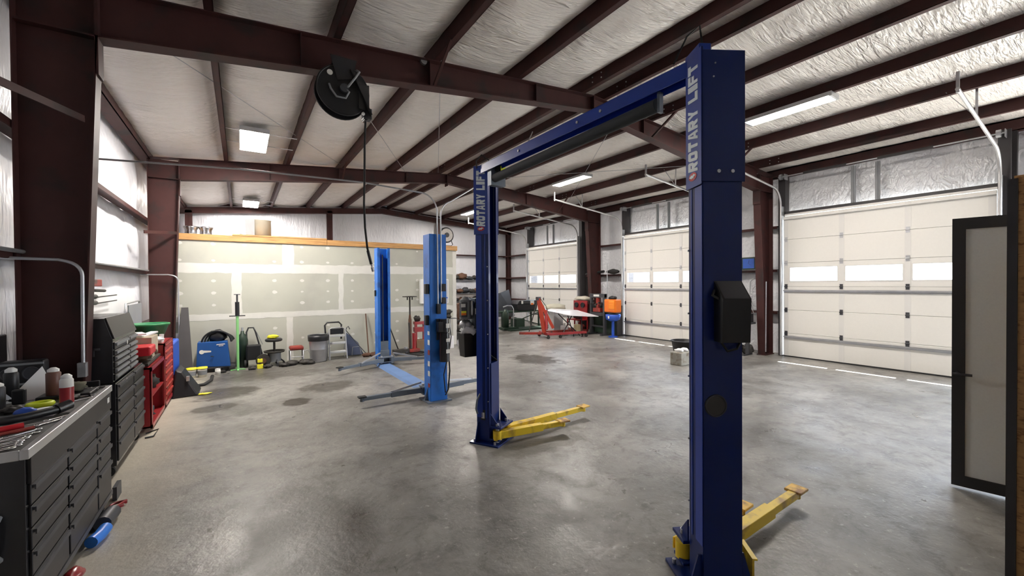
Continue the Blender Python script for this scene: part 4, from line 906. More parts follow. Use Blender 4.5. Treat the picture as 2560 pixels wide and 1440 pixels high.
# red cabinets and crates beyond
def red_cab(y0, y1, z1, n, label, openf=True, m=RED):
    t = thing('red_cabinet', label, 'cabinet', (-1.25, (y0+y1)/2, 0)); xf = -.99
    B().box(-1.5, y0, .06, -1.47, y1, z1).box(-1.5, y0, .06, xf, y0+.02, z1).box(-1.5, y1-.02, .06, xf, y1, z1).box(-1.5, y0, .06, xf, y1, .08).box(-1.5, y0, z1-.02, xf, y1, z1).build('body', m, t)
    for a, c, za, zb in ((y0, y0+.05, .05, z1), (y1-.05, y1, .05, z1), (y0, y1, .05, .10), (y0, y1, z1-.05, z1)): B().box(xf-.01, a, za, xf+.01, c, zb).build('front_rail', m, t)
    for k in range(1, n):
        z = .06+(z1-.08)*k/n; B().box(-1.49, y0+.02, z, xf, y1-.02, z+.02).build('shelf', m, t)
    return t
red_cab(7.05, 8.15, .84, 2, 'open red shelf cabinet next to the tall black cabinet')
t = red_cab(8.2, 9.1, 1.02, 1, 'red drawer cabinet beside the blue crate')
drawers(t, -1.0, 8.25, 9.05, [.12+.11*k for k in range(9)], mat('pinkish_red_front', (.50, .05, .04), .35, var=.15), REDD)
B().box(-1.46, 7.1, .86, -1.02, 8.1, .89).single('cabinet_shelf_board', GRIME, 'greasy board on top of the open red cabinet', 'board')
random.seed(5)
for k in range(7):
    x, y = random.uniform(-1.25, -1.1), 7.2+.13*k; z = .891 if k % 2 else .082 if k < 4 else .46
    s_ = random.uniform(.08, .12)
    B().blob((x, y, z+s_*.8), (s_, s_, s_*.8), k, .6, 3).single('greasy_part', [GRIME, RUST, DKGREY, GRIME][k % 4], ['greasy engine part on the red cabinet top, ', 'rusty engine part inside the open red cabinet, '][0 if k % 2 else 1]+['nearest', 'nearest', 'second', 'second', 'third', 'third', 'fourth'][k]+' from the black cabinet', 'engine part')
B().box(-1.30, 7.15, .98, -1.0, 7.55, 1.10).rot(Matrix.Identity(4)).single('red_toolbox', REDL, 'red box on the greasy board next to the hood', 'toolbox', bevel=.02)
B().box(-1.34, 9.12, .0, -.98, 9.95, .92).single('blue_crate', BLUEPL, 'upright blue plastic panel crate beside the red drawers', 'crate', bevel=.03)
t = thing('black_bag', 'black sloping bag slumped against the blue crate', 'bag', (-.85, 9.4, 0))
B().add([(-1.0, 8.9, 0), (-.62, 8.95, 0), (-.62, 9.5, 0), (-1.0, 9.9, 0), (-.96, 9.1, .46), (-.86, 9.1, .42), (-.86, 9.5, .42), (-.96, 9.8, .46)], [(0, 3, 2, 1), (4, 5, 6, 7), (0, 1, 5, 4), (1, 2, 6, 5), (2, 3, 7, 6), (3, 0, 4, 7)]).build('bag_body', BLACK, t, bevel=.03)
B().box(-.80, 9.0, .26, -.76, 9.06, .34).build('clip', ALU, t)
B().blob((-.56, 9.0, .012), (.09, .05, .012), 8, .8, 4).single('yellow_strap', YBRIGHT, 'yellow strap end on the floor by the black bag', 'strap')
# basket with papers, chair back, white parts
t = thing('laundry_basket', 'green plastic basket piled on the red cabinets', 'basket', (-1.24, 8.9, 1.02))
pr = [(0, 1.05), (.17, 1.05), (.25, 1.27), (.265, 1.27), (.265, 1.29), (.24, 1.29), (.16, 1.065), (0, 1.065)]
B().lathe(pr, (-1.24, 8.75, 0), 24).build('tub', GRBASK, t)
B().torus((-1.24, 8.75, 1.29), .258, .012, 'z', 28, 6).build('rim', GREEN, t)
for k, (x, y, z, a, s_) in enumerate([(-1.2, 7.75, 1.22, .3, .32), (-1.14, 7.95, 1.19, -.5, .26), (-1.1, 8.3, 1.10, .9, .2)]):
    b = B().box(-.05, -s_/2, 0, .05, s_/2, .02); b.rot(Matrix.Translation((x, y, z)) @ Matrix.Rotation(a, 4, 'Z') @ Matrix.Rotation(.15*k, 4, 'X'))
    b.single('white_trim', PAPER, ['long white trim strip lying above the red cabinets', 'shorter white strip crossing under the long one', 'white strip next to the green basket'][k], 'trim strip')
B().box(-1.4, 7.6, .892, -1.05, 8.12, 1.18).single('cardboard_box', mat('tan_card', (.42, .36, .27), .8, var=.1), 'tan cardboard box under the white strips', 'box', bevel=.004)
B().cyl((-1.05, 8.35, 1.022), (-1.05, 8.35, 1.12), .03, n=12).single('white_tube', WHITE, 'white tube standing on the red drawers, nearer', 'tube')
B().cyl((-1.05, 8.46, 1.022), (-1.05, 8.46, 1.14), .03, n=12).single('white_tube', WHITE, 'white tube standing on the red drawers, farther', 'tube')
t = thing('folding_chair', 'grey folding chair backrest leaning by the left wall', 'chair', (-1.42, 9.2, 0))
b = B(); c0 = Vector((-1.38, 9.3, 1.44))
b.box(-1.51, 8.86, 1.24, -1.495, 9.9, 1.60).build('backrest', GREY, t, bevel=.01)
B().tube([(-1.56, 8.80, .02), (-1.53, 8.80, 1.5), (-1.53, 8.86, 1.62), (-1.53, 9.88, 1.64), (-1.53, 9.95, 1.5), (-1.56, 9.95, .02)], .014, 8).build('chair_frame', GALV, t)
# tools hung on the left wall between the columns
B().box(-1.66, 6.3, 1.38, -1.64, 10.2, 1.86).single('white_board', mat('whiteboard', (.86, .87, .88), .35, var=.03), 'white board panel fixed to the left wall girt', 'board')
for k, (z, lb) in enumerate([(1.78, 'upper black grease gun hung flat on the white board'), (1.70, 'lower black grease gun hung flat on the white board')]):
    t = thing('grease_gun', lb, 'grease gun', (-1.56, 7.3, z))
    B().cyl((-1.56, 6.55, z), (-1.56, 7.35, z-.01), .03, n=12).build('barrel', BLACK, t); B().cyl((-1.56, 7.35, z-.01), (-1.56, 7.5, z-.02), .022, .01, n=10).build('nose', BLACK, t)
    B().cyl((-1.56, 7.5, z-.02), (-1.56, 8.45, z-.01), .008, n=8).build('nozzle_tube', BLACK, t)
B().box(-1.64, 6.6, 1.90, -1.52, 7.5, 1.99).single('tool_tray', REDD, 'dark red tool tray on the girt above the grease guns', 'tray', bevel=.01)
B().tube([(-1.58, 6.9, 1.86), (-1.58, 7.9, 1.84)], .02, 8).single('dark_bar', GRIME, 'dark iron bar resting below the girt', 'bar')
t = thing('caster_wheel', 'red round wheel hung at the bottom of the white board', 'wheel', (-1.55, 7.0, 1.58))
B().torus((-1.55, 6.98, 1.60), .075, .028, 'x', 24, 10).build('tyre', RED, t); B().cyl((-1.58, 6.98, 1.60), (-1.53, 6.98, 1.60), .05, n=16).build('hub', DKGREY, t); B().box(-1.58, 6.95, 1.62, -1.52, 7.01, 1.74).build('fork', GALV, t)
B().prism([(-1.12, 11.1, ), (-1.02, 11.1), (-.82, 11.65), (-.92, 11.65)], 2, 0, .02)
B().add([(-1.16, 11.0, 0), (-.86, 11.0, 0), (-.98, 11.62, 1.42), (-1.10, 11.62, 1.42), (-1.16, 11.04, 0), (-.86, 11.04, 0), (-.98, 11.66, 1.42), (-1.10, 11.66, 1.42)], [(0, 1, 2, 3), (4, 7, 6, 5), (0, 4, 5, 1), (1, 5, 6, 2), (2, 6, 7, 3), (3, 7, 4, 0)]).single('leaning_panel', DKSTEEL, 'dark narrow panel leaning beside the far left column', 'panel')

# ------------------------------------------------------------------ along the drywall
t = thing('welder', 'blue box welder on a cart with a dark cover over its top', 'welder', (-.5, 11.4, 0))
B().add([(-.83, 11.24, .13), (-.21, 11.10, .11), (-.21, 11.5, .11), (-.83, 11.6, .13), (-.80, 11.24, .66), (-.26, 11.12, .66), (-.26, 11.5, .66), (-.80, 11.6, .66)], [(0, 3, 2, 1), (4, 5, 6, 7), (0, 1, 5, 4), (1, 2, 6, 5), (2, 3, 7, 6), (3, 0, 4, 7)]).build('case', WELDBLUE, t, bevel=.01)
P_ = lambda u, v, o=.004: Vector((-.815+.6*u, 11.24-.135*u-o, .12+.54*v))
ov = [P_(.15+.075*math.cos(a*PI/9), .62+.085*math.sin(a*PI/9)) for a in range(18)]
B().add(ov+[p-Vector((0, .002, 0)) for p in ov], [tuple(range(18)), tuple(range(18, 36))]).add([P_(.2, .58), P_(.43, .60), P_(.43, .66), P_(.2, .68)], [(0, 1, 2, 3)]).build('white_emblem', LABEL, t)
B().add([P_(.58, .87), P_(.86, .89), P_(.84, .93), P_(.6, .91)], [(0, 1, 2, 3)]).add([P_(.66, .82), P_(.80, .83), P_(.80, .86), P_(.66, .85)], [(0, 1, 2, 3)]).build('white_script', LABEL, t)
B().tube([P_(.42, .42, .03)+Vector((0, 0, 0)), P_(.46, .44, .03), P_(.50, .42, .03)], .012, 6).build('latch', BLACK, t)
for x in (-.72, -.3): B().cyl((x, 11.2, .055), (x, 11.24, .055), .055, n=16).build('wheel', RUBBER, t)
B().box(-.84, 11.14, .09, -.12, 11.62, .115).build('cart_base', DKGREY, t)
t = thing('cable_heap', 'dark coiled cables heaped over the blue welder', 'cable', (-.45, 11.4, .66))
for k in range(6):
    B().torus((-.46+.03*k, 11.30+.04*k, .62), .27-.02*k, .02, 'y', 26, 6, .05+.04*k, PI-.05).build('cable_loop', [BLACK, RUBBER, DKGREEN][k % 3], t)
B().blob((-.45, 11.42, .76), (.17, .13, .14), 4, .3).build('helmet', BLACK, t)
t = thing('gas_cylinder', 'dark green gas cylinder behind the lime stand', 'gas cylinder', (.02, 11.5, 0))
B().lathe([(0, .0), (.11, .0), (.11, .62), (.09, .72), (.04, .78), (.03, .84), (0, .84)], (.02, 11.5, 0), 24).build('tank', DKGREEN, t); B().cyl((.02, 11.5, .84), (.02, 11.5, .92), .02, n=10).build('valve', GALV, t)
t = thing('pole_jack', 'tall lime green pole jack standing by the drywall', 'jack', (-.07, 11.1, 0))
B().cyl((-.07, 11.1, .02), (-.07, 11.1, 1.22), .027, n=14).build('lower_tube', LIME, t); B().cyl((-.07, 11.1, 1.22), (-.07, 11.1, 1.53), .042, n=14).build('sleeve', BLACK, t)
B().cyl((-.07, 11.1, 1.53), (-.07, 11.1, 1.69), .018, n=10).build('screw', DKGREY, t); B().box(-.13, 11.06, 1.69, -.01, 11.14, 1.705).build('saddle', DKGREY, t)
B().cyl((-.22, 11.09, 1.22), (.08, 11.09, 1.22), .012, n=8).build('cross_handle', BLACK, t)
for dx, dy in ((.14, .02), (-.14, .02), (0, -.13)): B().beam((-.07, 11.1, .03), (-.07+dx, 11.1+dy, .012), .03, .02).build('foot', LIME, t)
t = thing('hand_truck', 'black hand truck with bag leaning on the drywall', 'hand truck', (.24, 11.4, 0))
B().tube([(.10, 11.35, .1), (.10, 11.5, .8), (.14, 11.53, .9), (.24, 11.54, .9), (.28, 11.5, .8), (.40, 11.4, .3), (.40, 11.35, .1)], .018, 8).build('frame', BLACK, t)
B().box(.10, 11.22, .18, .38, 11.42, .52).build('box', BLACK, t, bevel=.02); B().cyl((.05, 11.36, .09), (.09, 11.36, .09), .085, n=16).build('wheel', RUBBER, t)
B().tube([(.30, 11.48, .8), (.36, 11.46, .65), (.42, 11.42, .5)], .008, 6).build('strap', GREY, t)
t = thing('yellow_jack', 'small yellow bottle jack on the floor by the wall', 'jack', (.35, 11.05, 0))
B().box(.29, 11.0, 0, .41, 11.1, .10).box(.30, 11.01, .14, .40, 11.09, .22).build('body', YBRIGHT, t, bevel=.006); B().cyl((.35, 11.05, .10), (.35, 11.05, .24), .02, n=10).build('ram', GRIME, t)
t = thing('work_stool', 'round black shop stool with tray and yellow tool on top', 'stool', (.65, 11.3, 0))
B().lathe([(0, .57), (.16, .57), (.18, .59), (.18, .62), (.16, .635), (0, .635)], (.64, 11.3, 0), 24).build('seat', BLACK, t)
B().cyl((.65, 11.3, .33), (.65, 11.3, .57), .025, n=12).build('post', GRIME, t); B().lathe([(0, .31), (.21, .31), (.225, .35), (.21, .35), (.2, .325), (0, .325)], (.65, 11.3, 0), 24).build('tray', GRIME, t)
for k in range(5): a = k*2*PI/5; B().beam((.65, 11.3, .26), (.65+.2*math.cos(a), 11.3+.2*math.sin(a), .07), .03, .03).cyl((.65+.2*math.cos(a), 11.28+.2*math.sin(a), .035), (.65+.2*math.cos(a), 11.32+.2*math.sin(a), .035), .035, n=12).build('leg', DKGREY, t)
B().cyl((.65, 11.3, .1), (.65, 11.3, .31), .14, n=16).build('drum', GREY, t)
B().blob((.62, 11.3, .68), (.12, .08, .045), 9, .6, 3).single('yellow_tool', YBRIGHT, 'bright yellow tool lying on the round stool', 'tool')
t = thing('padded_seat', 'low red padded seat on a metal frame', 'stool', (1.12, 11.35, 0))
B().box(.97, 11.2, .32, 1.27, 11.5, .41).build('cushion', REDD, t, bevel=.03)
for x in (.98, 1.26):
    B().tube([(x, 11.22, .02), (x, 11.22, .30), (x, 11.48, .30), (x, 11.48, .02)], .013, 8).build('leg_loop', GALV, t)
B().tube([(.98, 11.22, .16), (1.26, 11.22, .16)], .010, 8).build('crossbar', GALV, t)
B().tube([(1.27, 11.3, .28), (1.37, 11.3, .30), (1.42, 11.3, .2), (1.42, 11.3, .02)], .011, 8).build('arm_bar', GALV, t)
t = thing('trash_can', 'galvanised ribbed trash can standing by the stepladder', 'trash can', (1.6, 11.22, 0))
B().lathe([(0, .01), (.18, .01), (.185, .03), (.20, .30), (.205, .31), (.203, .32), (.225, .62), (.235, .635), (.235, .66), (.22, .66), (.20, .33), (.175, .03), (0, .03)], (1.6, 11.22, 0), 36).build('drum', GALV, t)
B().torus((1.6, 11.22, .655), .232, .010, 'z', 36, 6).build('rim', DKGREY, t)
B().lathe([(.237, .52), (.243, .6), (.243, .655), (.20, .657), (.20, .64)], (1.6, 11.22, 0), 30).build('black_liner', BLACK, t)
t = thing('step_ladder', 'grey three-step folding ladder with black top loop', 'ladder', (2.04, 11.3, 0))
for x in (1.84, 2.25): B().tube([(x, 11.12, .02), (x+.01*(1 if x < 2 else -1), 11.28, .72)], .014, 8).tube([(x, 11.46, .02), (x, 11.36, .68)], .012, 8).build('side_rail', GALV, t)
B().tube([(1.85, 11.28, .70), (1.85, 11.29, .76), (1.92, 11.3, .80), (2.17, 11.3, .80), (2.24, 11.29, .76), (2.24, 11.28, .70)], .014, 8).build('hand_loop', GALV, t)
B().tube([(1.80, 11.38, .5), (1.78, 11.44, .86), (1.84, 11.46, .93), (2.12, 11.46, .93), (2.18, 11.44, .86), (2.16, 11.38, .5)], .022, 8).build('top_loop', BLACK, t)
for z, y in ((.22, 11.17), (.44, 11.22), (.62, 11.26)): B().box(1.85, y-.01, z-.05, 2.24, y+.16, z).build('step', LTGREY, t, bevel=.006); 
B().box(1.88, 11.27, .64, 2.20, 11.285, .78).build('step_plate', BLACK, t)
t = thing('folded_creeper', 'dark blue folded mechanics creeper leaning on the wall', 'creeper', (2.5, 11.55, 0))
B().add([(2.30, 11.4, .05), (2.72, 11.4, .05), (2.62, 11.55, .34), (2.34, 11.62, .62), (2.30, 11.45, .03), (2.72, 11.45, .03), (2.62, 11.6, .34), (2.34, 11.67, .62)], [(0, 1, 2, 3), (4, 7, 6, 5), (0, 4, 5, 1), (1, 5, 6, 2), (2, 6, 7, 3), (3, 7, 4, 0)]).build('board', mat('navy_vinyl', (.035, .05, .10), .6, var=.3), t)
B().tube([(2.32, 11.5, .76), (2.30, 11.5, .70), (2.55, 11.4, .35), (2.78, 11.32, .05)], .012, 8).tube([(2.32, 11.5, .76), (2.36, 11.5, .80), (2.40, 11.5, .72)], .012, 8).build('frame_tube', DKGREY, t)
B().tube([(2.42, 11.38, .04), (2.44, 11.38, .26), (2.62, 11.38, .26), (2.66, 11.38, .04)], .010, 8).build('wire_stand', GREY, t)
B().cyl((2.88, 11.5, .02), (2.86, 11.7, 1.1), .016, n=10).single('wooden_handle', RUST, 'brown tool handle leaning upright on the drywall', 'handle')
B().cyl((3.05, 11.3, .05), (3.34, 11.68, .98), .016, n=10).single('iron_bar', RUST, 'rusty bar leaning behind the far blue column', 'bar')
random.seed(21)
junk = [(1.0, 11.05, .10, 'flat greasy part in front of the padded seat'), (1.28, 11.02, .11, 'dark drum part in front of the red seat'), (1.38, 10.95, .07, 'black lump nearest the trash can'), (.82, 10.98, .08, 'dark part in front of the stool'), (.5, 11.02, .07, 'greasy hub between stool and yellow jack'), (.2, 10.98, .06, 'dark part at the lime stand foot'), (2.75, 11.2, .09, 'rusty casting at the bar foot, left'), (2.95, 11.15, .10, 'rusty casting at the bar foot, middle'), (3.12, 11.25, .08, 'rusty casting at the bar foot, right'), (-.35, 10.98, .05, 'small dark part beneath the welder')]
for k, (x, y, s_, lb) in enumerate(junk):
    B().blob((x, y, s_*.55), (s_*1.3, s_, s_*.58), k+20, .55, 3).single('iron_part', RUST if 5 < k < 9 else GRIME, lb, 'metal part')
t = thing('brake_drum', 'greasy round brake drum against the hand truck', 'brake drum', (.45, 11.2, 0)); 
B().cyl((.42, 11.16, .15), (.42, 11.26, .15), .15, n=24).build('drum', GRIME, t); B().cyl((.42, 11.14, .15), (.42, 11.16, .15), .06, n=16).build('hub', RUST, t)
# cans on the floor at left
for k, x in enumerate((-.87, -.69)):
    t = thing('paint_tub', ['left white tub with yellow lid by the welder', 'right white tub with yellow lid by the welder'][k], 'tub', (x, 10.75, 0))
    B().lathe([(0, 0), (.075, 0), (.085, .18), (0, .18)], (x, 10.75, 0), 22).build('tub', CREAM, t); B().lathe([(.091, .175), (.091, .205), (0, .205)], (x, 10.75, 0), 22).build('lid', YBRIGHT, t)
    B().lathe([(.0795, .05), (.0845, .14)], (x, 10.75, 0), 22).build('label_band', GREY, t)
t = thing('small_can', 'small white tin on the floor by the welder wheel', 'can', (-.43, 10.85, 0)); B().lathe([(0, 0), (.05, 0), (.05, .12), (0, .12)], (-.43, 10.85, 0), 18).build('tin', LABEL, t); B().torus((-.43, 10.85, .12), .048, .005, 'z', 18, 6).build('rim', GALV, t)
B().tube([(-.86, 9.9, .012), (-.75, 9.72, .02), (-.60, 9.75, .03), (-.50, 9.95, .06), (-.49, 10.1, .11)], .03, 10).single('hose_piece', RUBBER, 'short piece of black hose curled on the floor', 'hose')
# electrical cabinet, jack stand and jacks right of the far blue column
t = thing('fuse_box', 'light grey electrical panel mounted on the drywall', 'electrical panel', (4.85, 11.7, 1.3))
B().box(4.42, 11.62, 1.32, 5.30, 11.749, 2.04).build('box', WHITE, t, bevel=.006); B().box(4.62, 11.61, 1.34, 5.28, 11.62, 2.02).build('door', LTGREY, t, bevel=.003)
B().box(5.03, 11.605, 1.46, 5.26, 11.61, 1.50).build('label_strip', BLUEPL, t); B().cyl((5.15, 11.68, 2.04), (5.15, 11.68, 2.12), .05, n=12).build('conduit_hub', DKGREY, t)
t = thing('tall_stand', 'tall dark pole stand with round flat top', 'stand', (3.93, 11.25, 0))
B().lathe([(0, 1.54), (.20, 1.54), (.20, 1.56), (0, 1.57)], (3.95, 11.25, 0), 24).build('round_plate', GRIME, t); B().cyl((3.95, 11.25, .9), (3.95, 11.25, 1.54), .022, n=12).build('pole', GRIME, t)
B().cyl((3.95, 11.25, .12), (3.95, 11.25, .92), .045, n=12).build('cylinder', RUST, t); B().cyl((3.95, 11.25, .92), (3.95, 11.25, 1.05), .04, .025, n=12).build('collar', RUST, t)
for s_ in (-1, 1): B().cyl((3.95+s_*.07, 11.25, 1.46), (3.95+s_*.07, 11.25, 1.54), .018, n=8).build('clamp', GRIME, t); B().beam((3.95, 11.25, .1), (3.95+s_*.22, 11.15, .03), .05, .04).build('foot', GRIME, t)
t = thing('red_jack', 'red transmission jack beside the tall dark stand', 'jack', (3.92, 11.05, 0))
B().cyl((3.98, 11.02, .1), (3.98, 11.02, .55), .05, n=12).build('ram', RED, t); B().box(3.82, 10.92, .04, 4.12, 11.12, .12).build('base', REDD, t, bevel=.01); B().beam((3.88, 11.02, .1), (3.84, 11.02, .85), .04, .04).build('mast', GRIME, t)
t = thing('red_press', 'red upright shop tool frame behind the blue column', 'shop press', (4.25, 11.3, 0))
B().box(4.10, 11.25, .05, 4.16, 11.33, .80).box(4.34, 11.25, .05, 4.40, 11.33, .80).build('upright', RED, t); B().box(4.08, 11.22, .55, 4.42, 11.36, .68).box(4.08, 11.22, .76, 4.42, 11.36, .84).build('crossbeam', RED, t)
B().box(4.14, 11.18, .05, 4.36, 11.4, .32).build('carton', mat('brown_carton', (.26, .17, .10), .85, var=.1), t); B().blob((4.18, 11.3, .92), (.1, .07, .08), 3, .6, 3).build('chain_heap', GRIME, t)
B().cyl((3.3, 11.0, .78), (3.62, 11.2, .04), .015, n=8).single('jack_handle', GRIME, 'dark slanted jack handle right of the far blue column', 'handle')
t = thing('floor_jack', 'low dark floor jack beside the far blue column', 'jack', (3.55, 10.95, 0))
B().box(3.38, 10.85, .06, 3.80, 11.05, .15).build('body', GRIME, t, bevel=.01); 
for x in (3.42, 3.72): B().cyl((x, 10.82, .045), (x, 10.86, .045), .045, n=14).build('wheel', DKGREY, t)
B().cyl((3.72, 10.95, .15), (3.72, 10.95, .2), .05, n=12).build('saddle', GALV, t)
B().torus((4.0, 10.75, .02), .28, .016, 'z', 30, 6).torus((3.95, 10.78, .045), .22, .016, 'z', 30, 6).single('hose_coil', RUBBER, 'black hose coiled flat on the floor before the jacks', 'hose')
t = thing('bench_stand', 'thin pole stand with dark clutter on its small top', 'stand', (5.22, 11.35, 0))
B().cyl((5.22, 11.35, .3), (5.22, 11.35, .86), .02, n=10).build('pole', LTGREY, t); B().box(5.02, 11.25, .86, 5.42, 11.45, .875).build('top', DKGREY, t)
B().blob((5.16, 11.35, .93), (.09, .07, .06), 1, .5).blob((5.17, 11.35, 1.06), (.11, .06, .07), 7, .7, 3).build('wire_heap', GRIME, t)
B().box(5.0, 11.2, .0, 5.27, 11.42, .36).single('white_box', PAPER, 'white printed carton at the end of the drywall', 'box', bevel=.004)
B().blob((5.48, 11.15, .14), (.12, .1, .15), 31, .5, 3).single('plastic_bag', mat('translucent_bag', (.5, .5, .52), .3, var=.3), 'crumpled clear bag of parts at the drywall end', 'bag')

# on top of the drywall
t = thing('alloy_wheels', 'polished wheel rim standing on the deck at left, nearer', 'wheel', (-.86, 12.1, 3.0))
def rim(x, nm, lb):
    t = thing(nm, lb, 'wheel rim', (x, 12.0, 3.0)); n_ = 24
    B().lathe([(.125, 2.995), (.14, 3.0), (.12, 3.03), (.115, 3.18), (.14, 3.23), (.145, 3.26), (.13, 3.26), (.105, 3.2), (.105, 3.03)], (x, 12.0, 0), n_).build('rim_barrel', CHROME, t)
    for k in range(5): a = k*2*PI/5; B().beam((x, 12.0, 3.235), (x+.115*math.cos(a), 12+.115*math.sin(a), 3.235), .03, .02).build('spoke', CHROME, t)
bpy.data.objects.remove(t)
rim(-.94, 'wheel_rim', 'left polished wheel rim on top of the drywall room'); rim(-.66, 'wheel_rim', 'right polished wheel rim on top of the drywall room')
t = thing('stock_pot', 'big cream metal drum standing on the drywall room', 'drum', (.4, 12.1, 3.0))
B().lathe([(0, 2.995), (.25, 2.995), (.24, 3.50), (.25, 3.51), (.22, 3.51), (.22, 3.02), (0, 3.02)], (.42, 12.1, 0), 32).build('shell', CREAM, t); B().add([(.10, 11.93, 3.5), (.13, 11.9, 3.0), (.30, 11.85, 3.0), (.30, 11.86, 3.53)], [(0, 1, 2, 3)]).build('bright_sheet', ALU, t)
B().torus((.02, 11.95, 3.06), .06, .02, 'y', 16, 6, 0, PI).blob((.08, 11.95, 3.04), (.07, .05, .045), 6, .5).single('iron_fitting', GRIME, 'small dark curved fitting beside the cream drum', 'fitting')
B().box(-.15, 11.70, 3.071, 1.9, 11.84, 3.105).single('loose_board', WOOD, 'loose pine board lying on the top plank', 'board')
t = thing('cable_spool', 'round spool with black hub standing above the drywall end', 'spool', (5.35, 11.85, 3.07))
B().cyl((5.35, 11.82, 3.41), (5.35, 11.83, 3.41), .20, n=32).build('pale_face', mat('mottled_spool', (.50, .47, .44), .6, var=.4, vs=20), t)
B().torus((5.35, 11.85, 3.41), .215, .028, 'y', 36, 8).build('rim', BLACK, t); B().cyl((5.35, 11.80, 3.41), (5.35, 11.86, 3.41), .075, n=20).build('hub', BLACK, t)
B().tube([(5.50, 11.85, 3.28), (5.56, 11.85, 3.12), (5.50, 11.85, 3.085), (5.3, 11.85, 3.085)], .012, 6).build('stand_wire', BLACK, t)

# ------------------------------------------------------------------ far right corner
def shelf_junk(y, x0, x1, z, n, seed, where):
    random.seed(seed); W_ = ['leftmost', 'second', 'third', 'fourth', 'fifth', 'rightmost']
    for k in range(n):
        x = x0+(x1-x0)*(k+.5)/n; s_ = (x1-x0)/n*.62; h = random.uniform(.08, .16)
        B().blob((x, y, z+h), (s_, .16, h), seed+k, .5, 2.6).single('engine_part', [GRIME, RUST, DKGREY][k % 3], '%s dark engine part on the %s' % (W_[k], where), 'engine part')
sh = thing('storage_shelf', 'dark shelves of engine parts against the end wall', 'shelving', (9.2, 18.0, 0))
for z in (.28, 1.0, 1.42, 2.06): B().box(8.2, 17.75, z, 10.0, 18.25, z+.03).build('shelf', DKGREY, sh)
for x in (8.2, 9.97):
    for yy in (17.75, 18.22): B().box(x, yy, 0, x+.03, yy+.03, 2.1).build('post', DKGREY, sh)
shelf_junk(18, 8.3, 9.9, 2.092, 4, 40, 'top shelf by the end wall'); shelf_junk(18, 8.3, 9.9, 1.452, 5, 50, 'second shelf by the end wall')
shelf_junk(18, 8.3, 9.9, 1.032, 4, 60, 'third shelf by the end wall'); shelf_junk(18, 8.3, 9.9, .312, 4, 70, 'bottom shelf by the end wall')
B().box(8.35, 17.95, 1.05, 9.9, 18.0, 1.4).single('white_sheet', mat('pinkish_sheet', (.6, .54, .5), .6, var=.2), 'pale cardboard backing behind the shelf parts', 'cardboard')
random.seed(9)
for k, (x, y, s_, lb) in enumerate([(6.25, 12.9, .22, 'grimy engine block just past the drywall end, left'), (6.6, 13.2, .26, 'grimy engine block past the drywall end, middle'), (7.0, 13.5, .24, 'grimy engine block past the drywall end, right'), (6.5, 13.5, .3, 'taller engine heap past the drywall end')]):
    t = thing('engine_block', lb, 'engine', (x, y, 0)); h = s_*2.2 if k < 3 else 1.15
    B().box(x-s_*.8, y-s_*.6, .0, x+s_*.8, y+s_*.6, h*.55).build('crankcase', GRIME, t, bevel=.03)
    B().blob((x, y, h*.72), (s_*.8, s_*.6, h*.3), k+80, .5, 3).build('cylinder_head', RUST if k % 2 else GRIME, t)
    B().tube([(x-s_*.6, y-s_*.65, h*.3), (x, y-s_*.75, h*.5), (x+s_*.6, y-s_*.65, h*.3)], .025, 8).build('hose', RUBBER, t)
# dark tailgate panel
t = thing('vehicle_hood', 'dark vehicle hood panel standing upright in the far corner', 'vehicle panel', (10.1, 15.7, .4))
B().add([(9.3, 15.6, .42), (10.55, 15.9, .40), (10.28, 15.95, 1.62), (9.7, 15.75, 1.48), (9.2, 15.65, 1.40), (9.3, 15.66, .42), (10.55, 15.96, .40), (10.28, 16.01, 1.62), (9.7, 15.81, 1.48), (9.2, 15.71, 1.40)], [(0, 1, 2, 3, 4), (5, 9, 8, 7, 6)]+[(k, (k+1) % 5, 5+(k+1) % 5, 5+k) for k in range(5)]).build('panel', mat('charcoal_panel', (.05, .05, .055), .5, var=.2), t, bevel=.01)
t = thing('black_tote', 'black lidded tote on the steel bench in the far corner', 'tote', (10.4, 14.9, .72))
B().prism([(9.92, .72), (10.88, .72), (10.95, 1.0), (9.86, 1.0)], 1, 14.65, 15.15).build('tub', BLACK, t, bevel=.02); B().prism([(9.84, 1.0), (10.97, 1.0), (10.90, 1.16), (9.95, 1.16)], 1, 14.62, 15.18).build('lid', BLACKP, t, bevel=.02)
B().box(10.05, 14.61, 1.02, 10.14, 14.62, 1.14).build('tag', LABEL, t); B().box(10.52, 14.61, .98, 10.72, 14.62, 1.14).build('tag', LABEL, t); B().box(10.55, 14.605, .96, 10.68, 14.612, 1.04).build('orange_tag', ORANGE, t)
t = thing('steel_bench', 'dark green steel frame bench under the black tote', 'bench', (10.1, 14.9, 0))
B().box(9.0, 14.6, .66, 11.1, 15.3, .715).build('top', DKGREEN, t)
for x in (9.1, 11.0):
    for yy in (14.66, 15.24): B().box(x-.03, yy-.03, 0, x+.03, yy+.03, .66).build('leg', DKGREEN, t)
B().beam((9.12, 14.66, .1), (10.98, 14.66, .62), .03, .03).beam((9.12, 14.66, .62), (10.98, 14.66, .1), .03, .03).build('cross_brace', DKGREEN, t)
t = thing('green_cart', 'dark green cylinder cart with bent tube handle', 'cart', (9.0, 14.1, 0))
B().box(8.75, 13.95, .05, 9.45, 14.4, .12).build('deck', DKGREEN, t); B().tube([(9.3, 14.1, .1), (9.3, 14.1, .85), (9.22, 14.1, .98), (9.0, 14.1, 1.0), (8.8, 14.1, .95)], .022, 8).build('handle', GALV, t)
B().lathe([(0, .12), (.13, .12), (.13, .7), (.05, .85), (0, .85)], (8.95, 14.15, 0), 18).build('cylinder', DKGREEN, t); B().box(9.35, 13.95, .12, 9.75, 14.4, .45).build('tool_bin', DKGREEN, t)
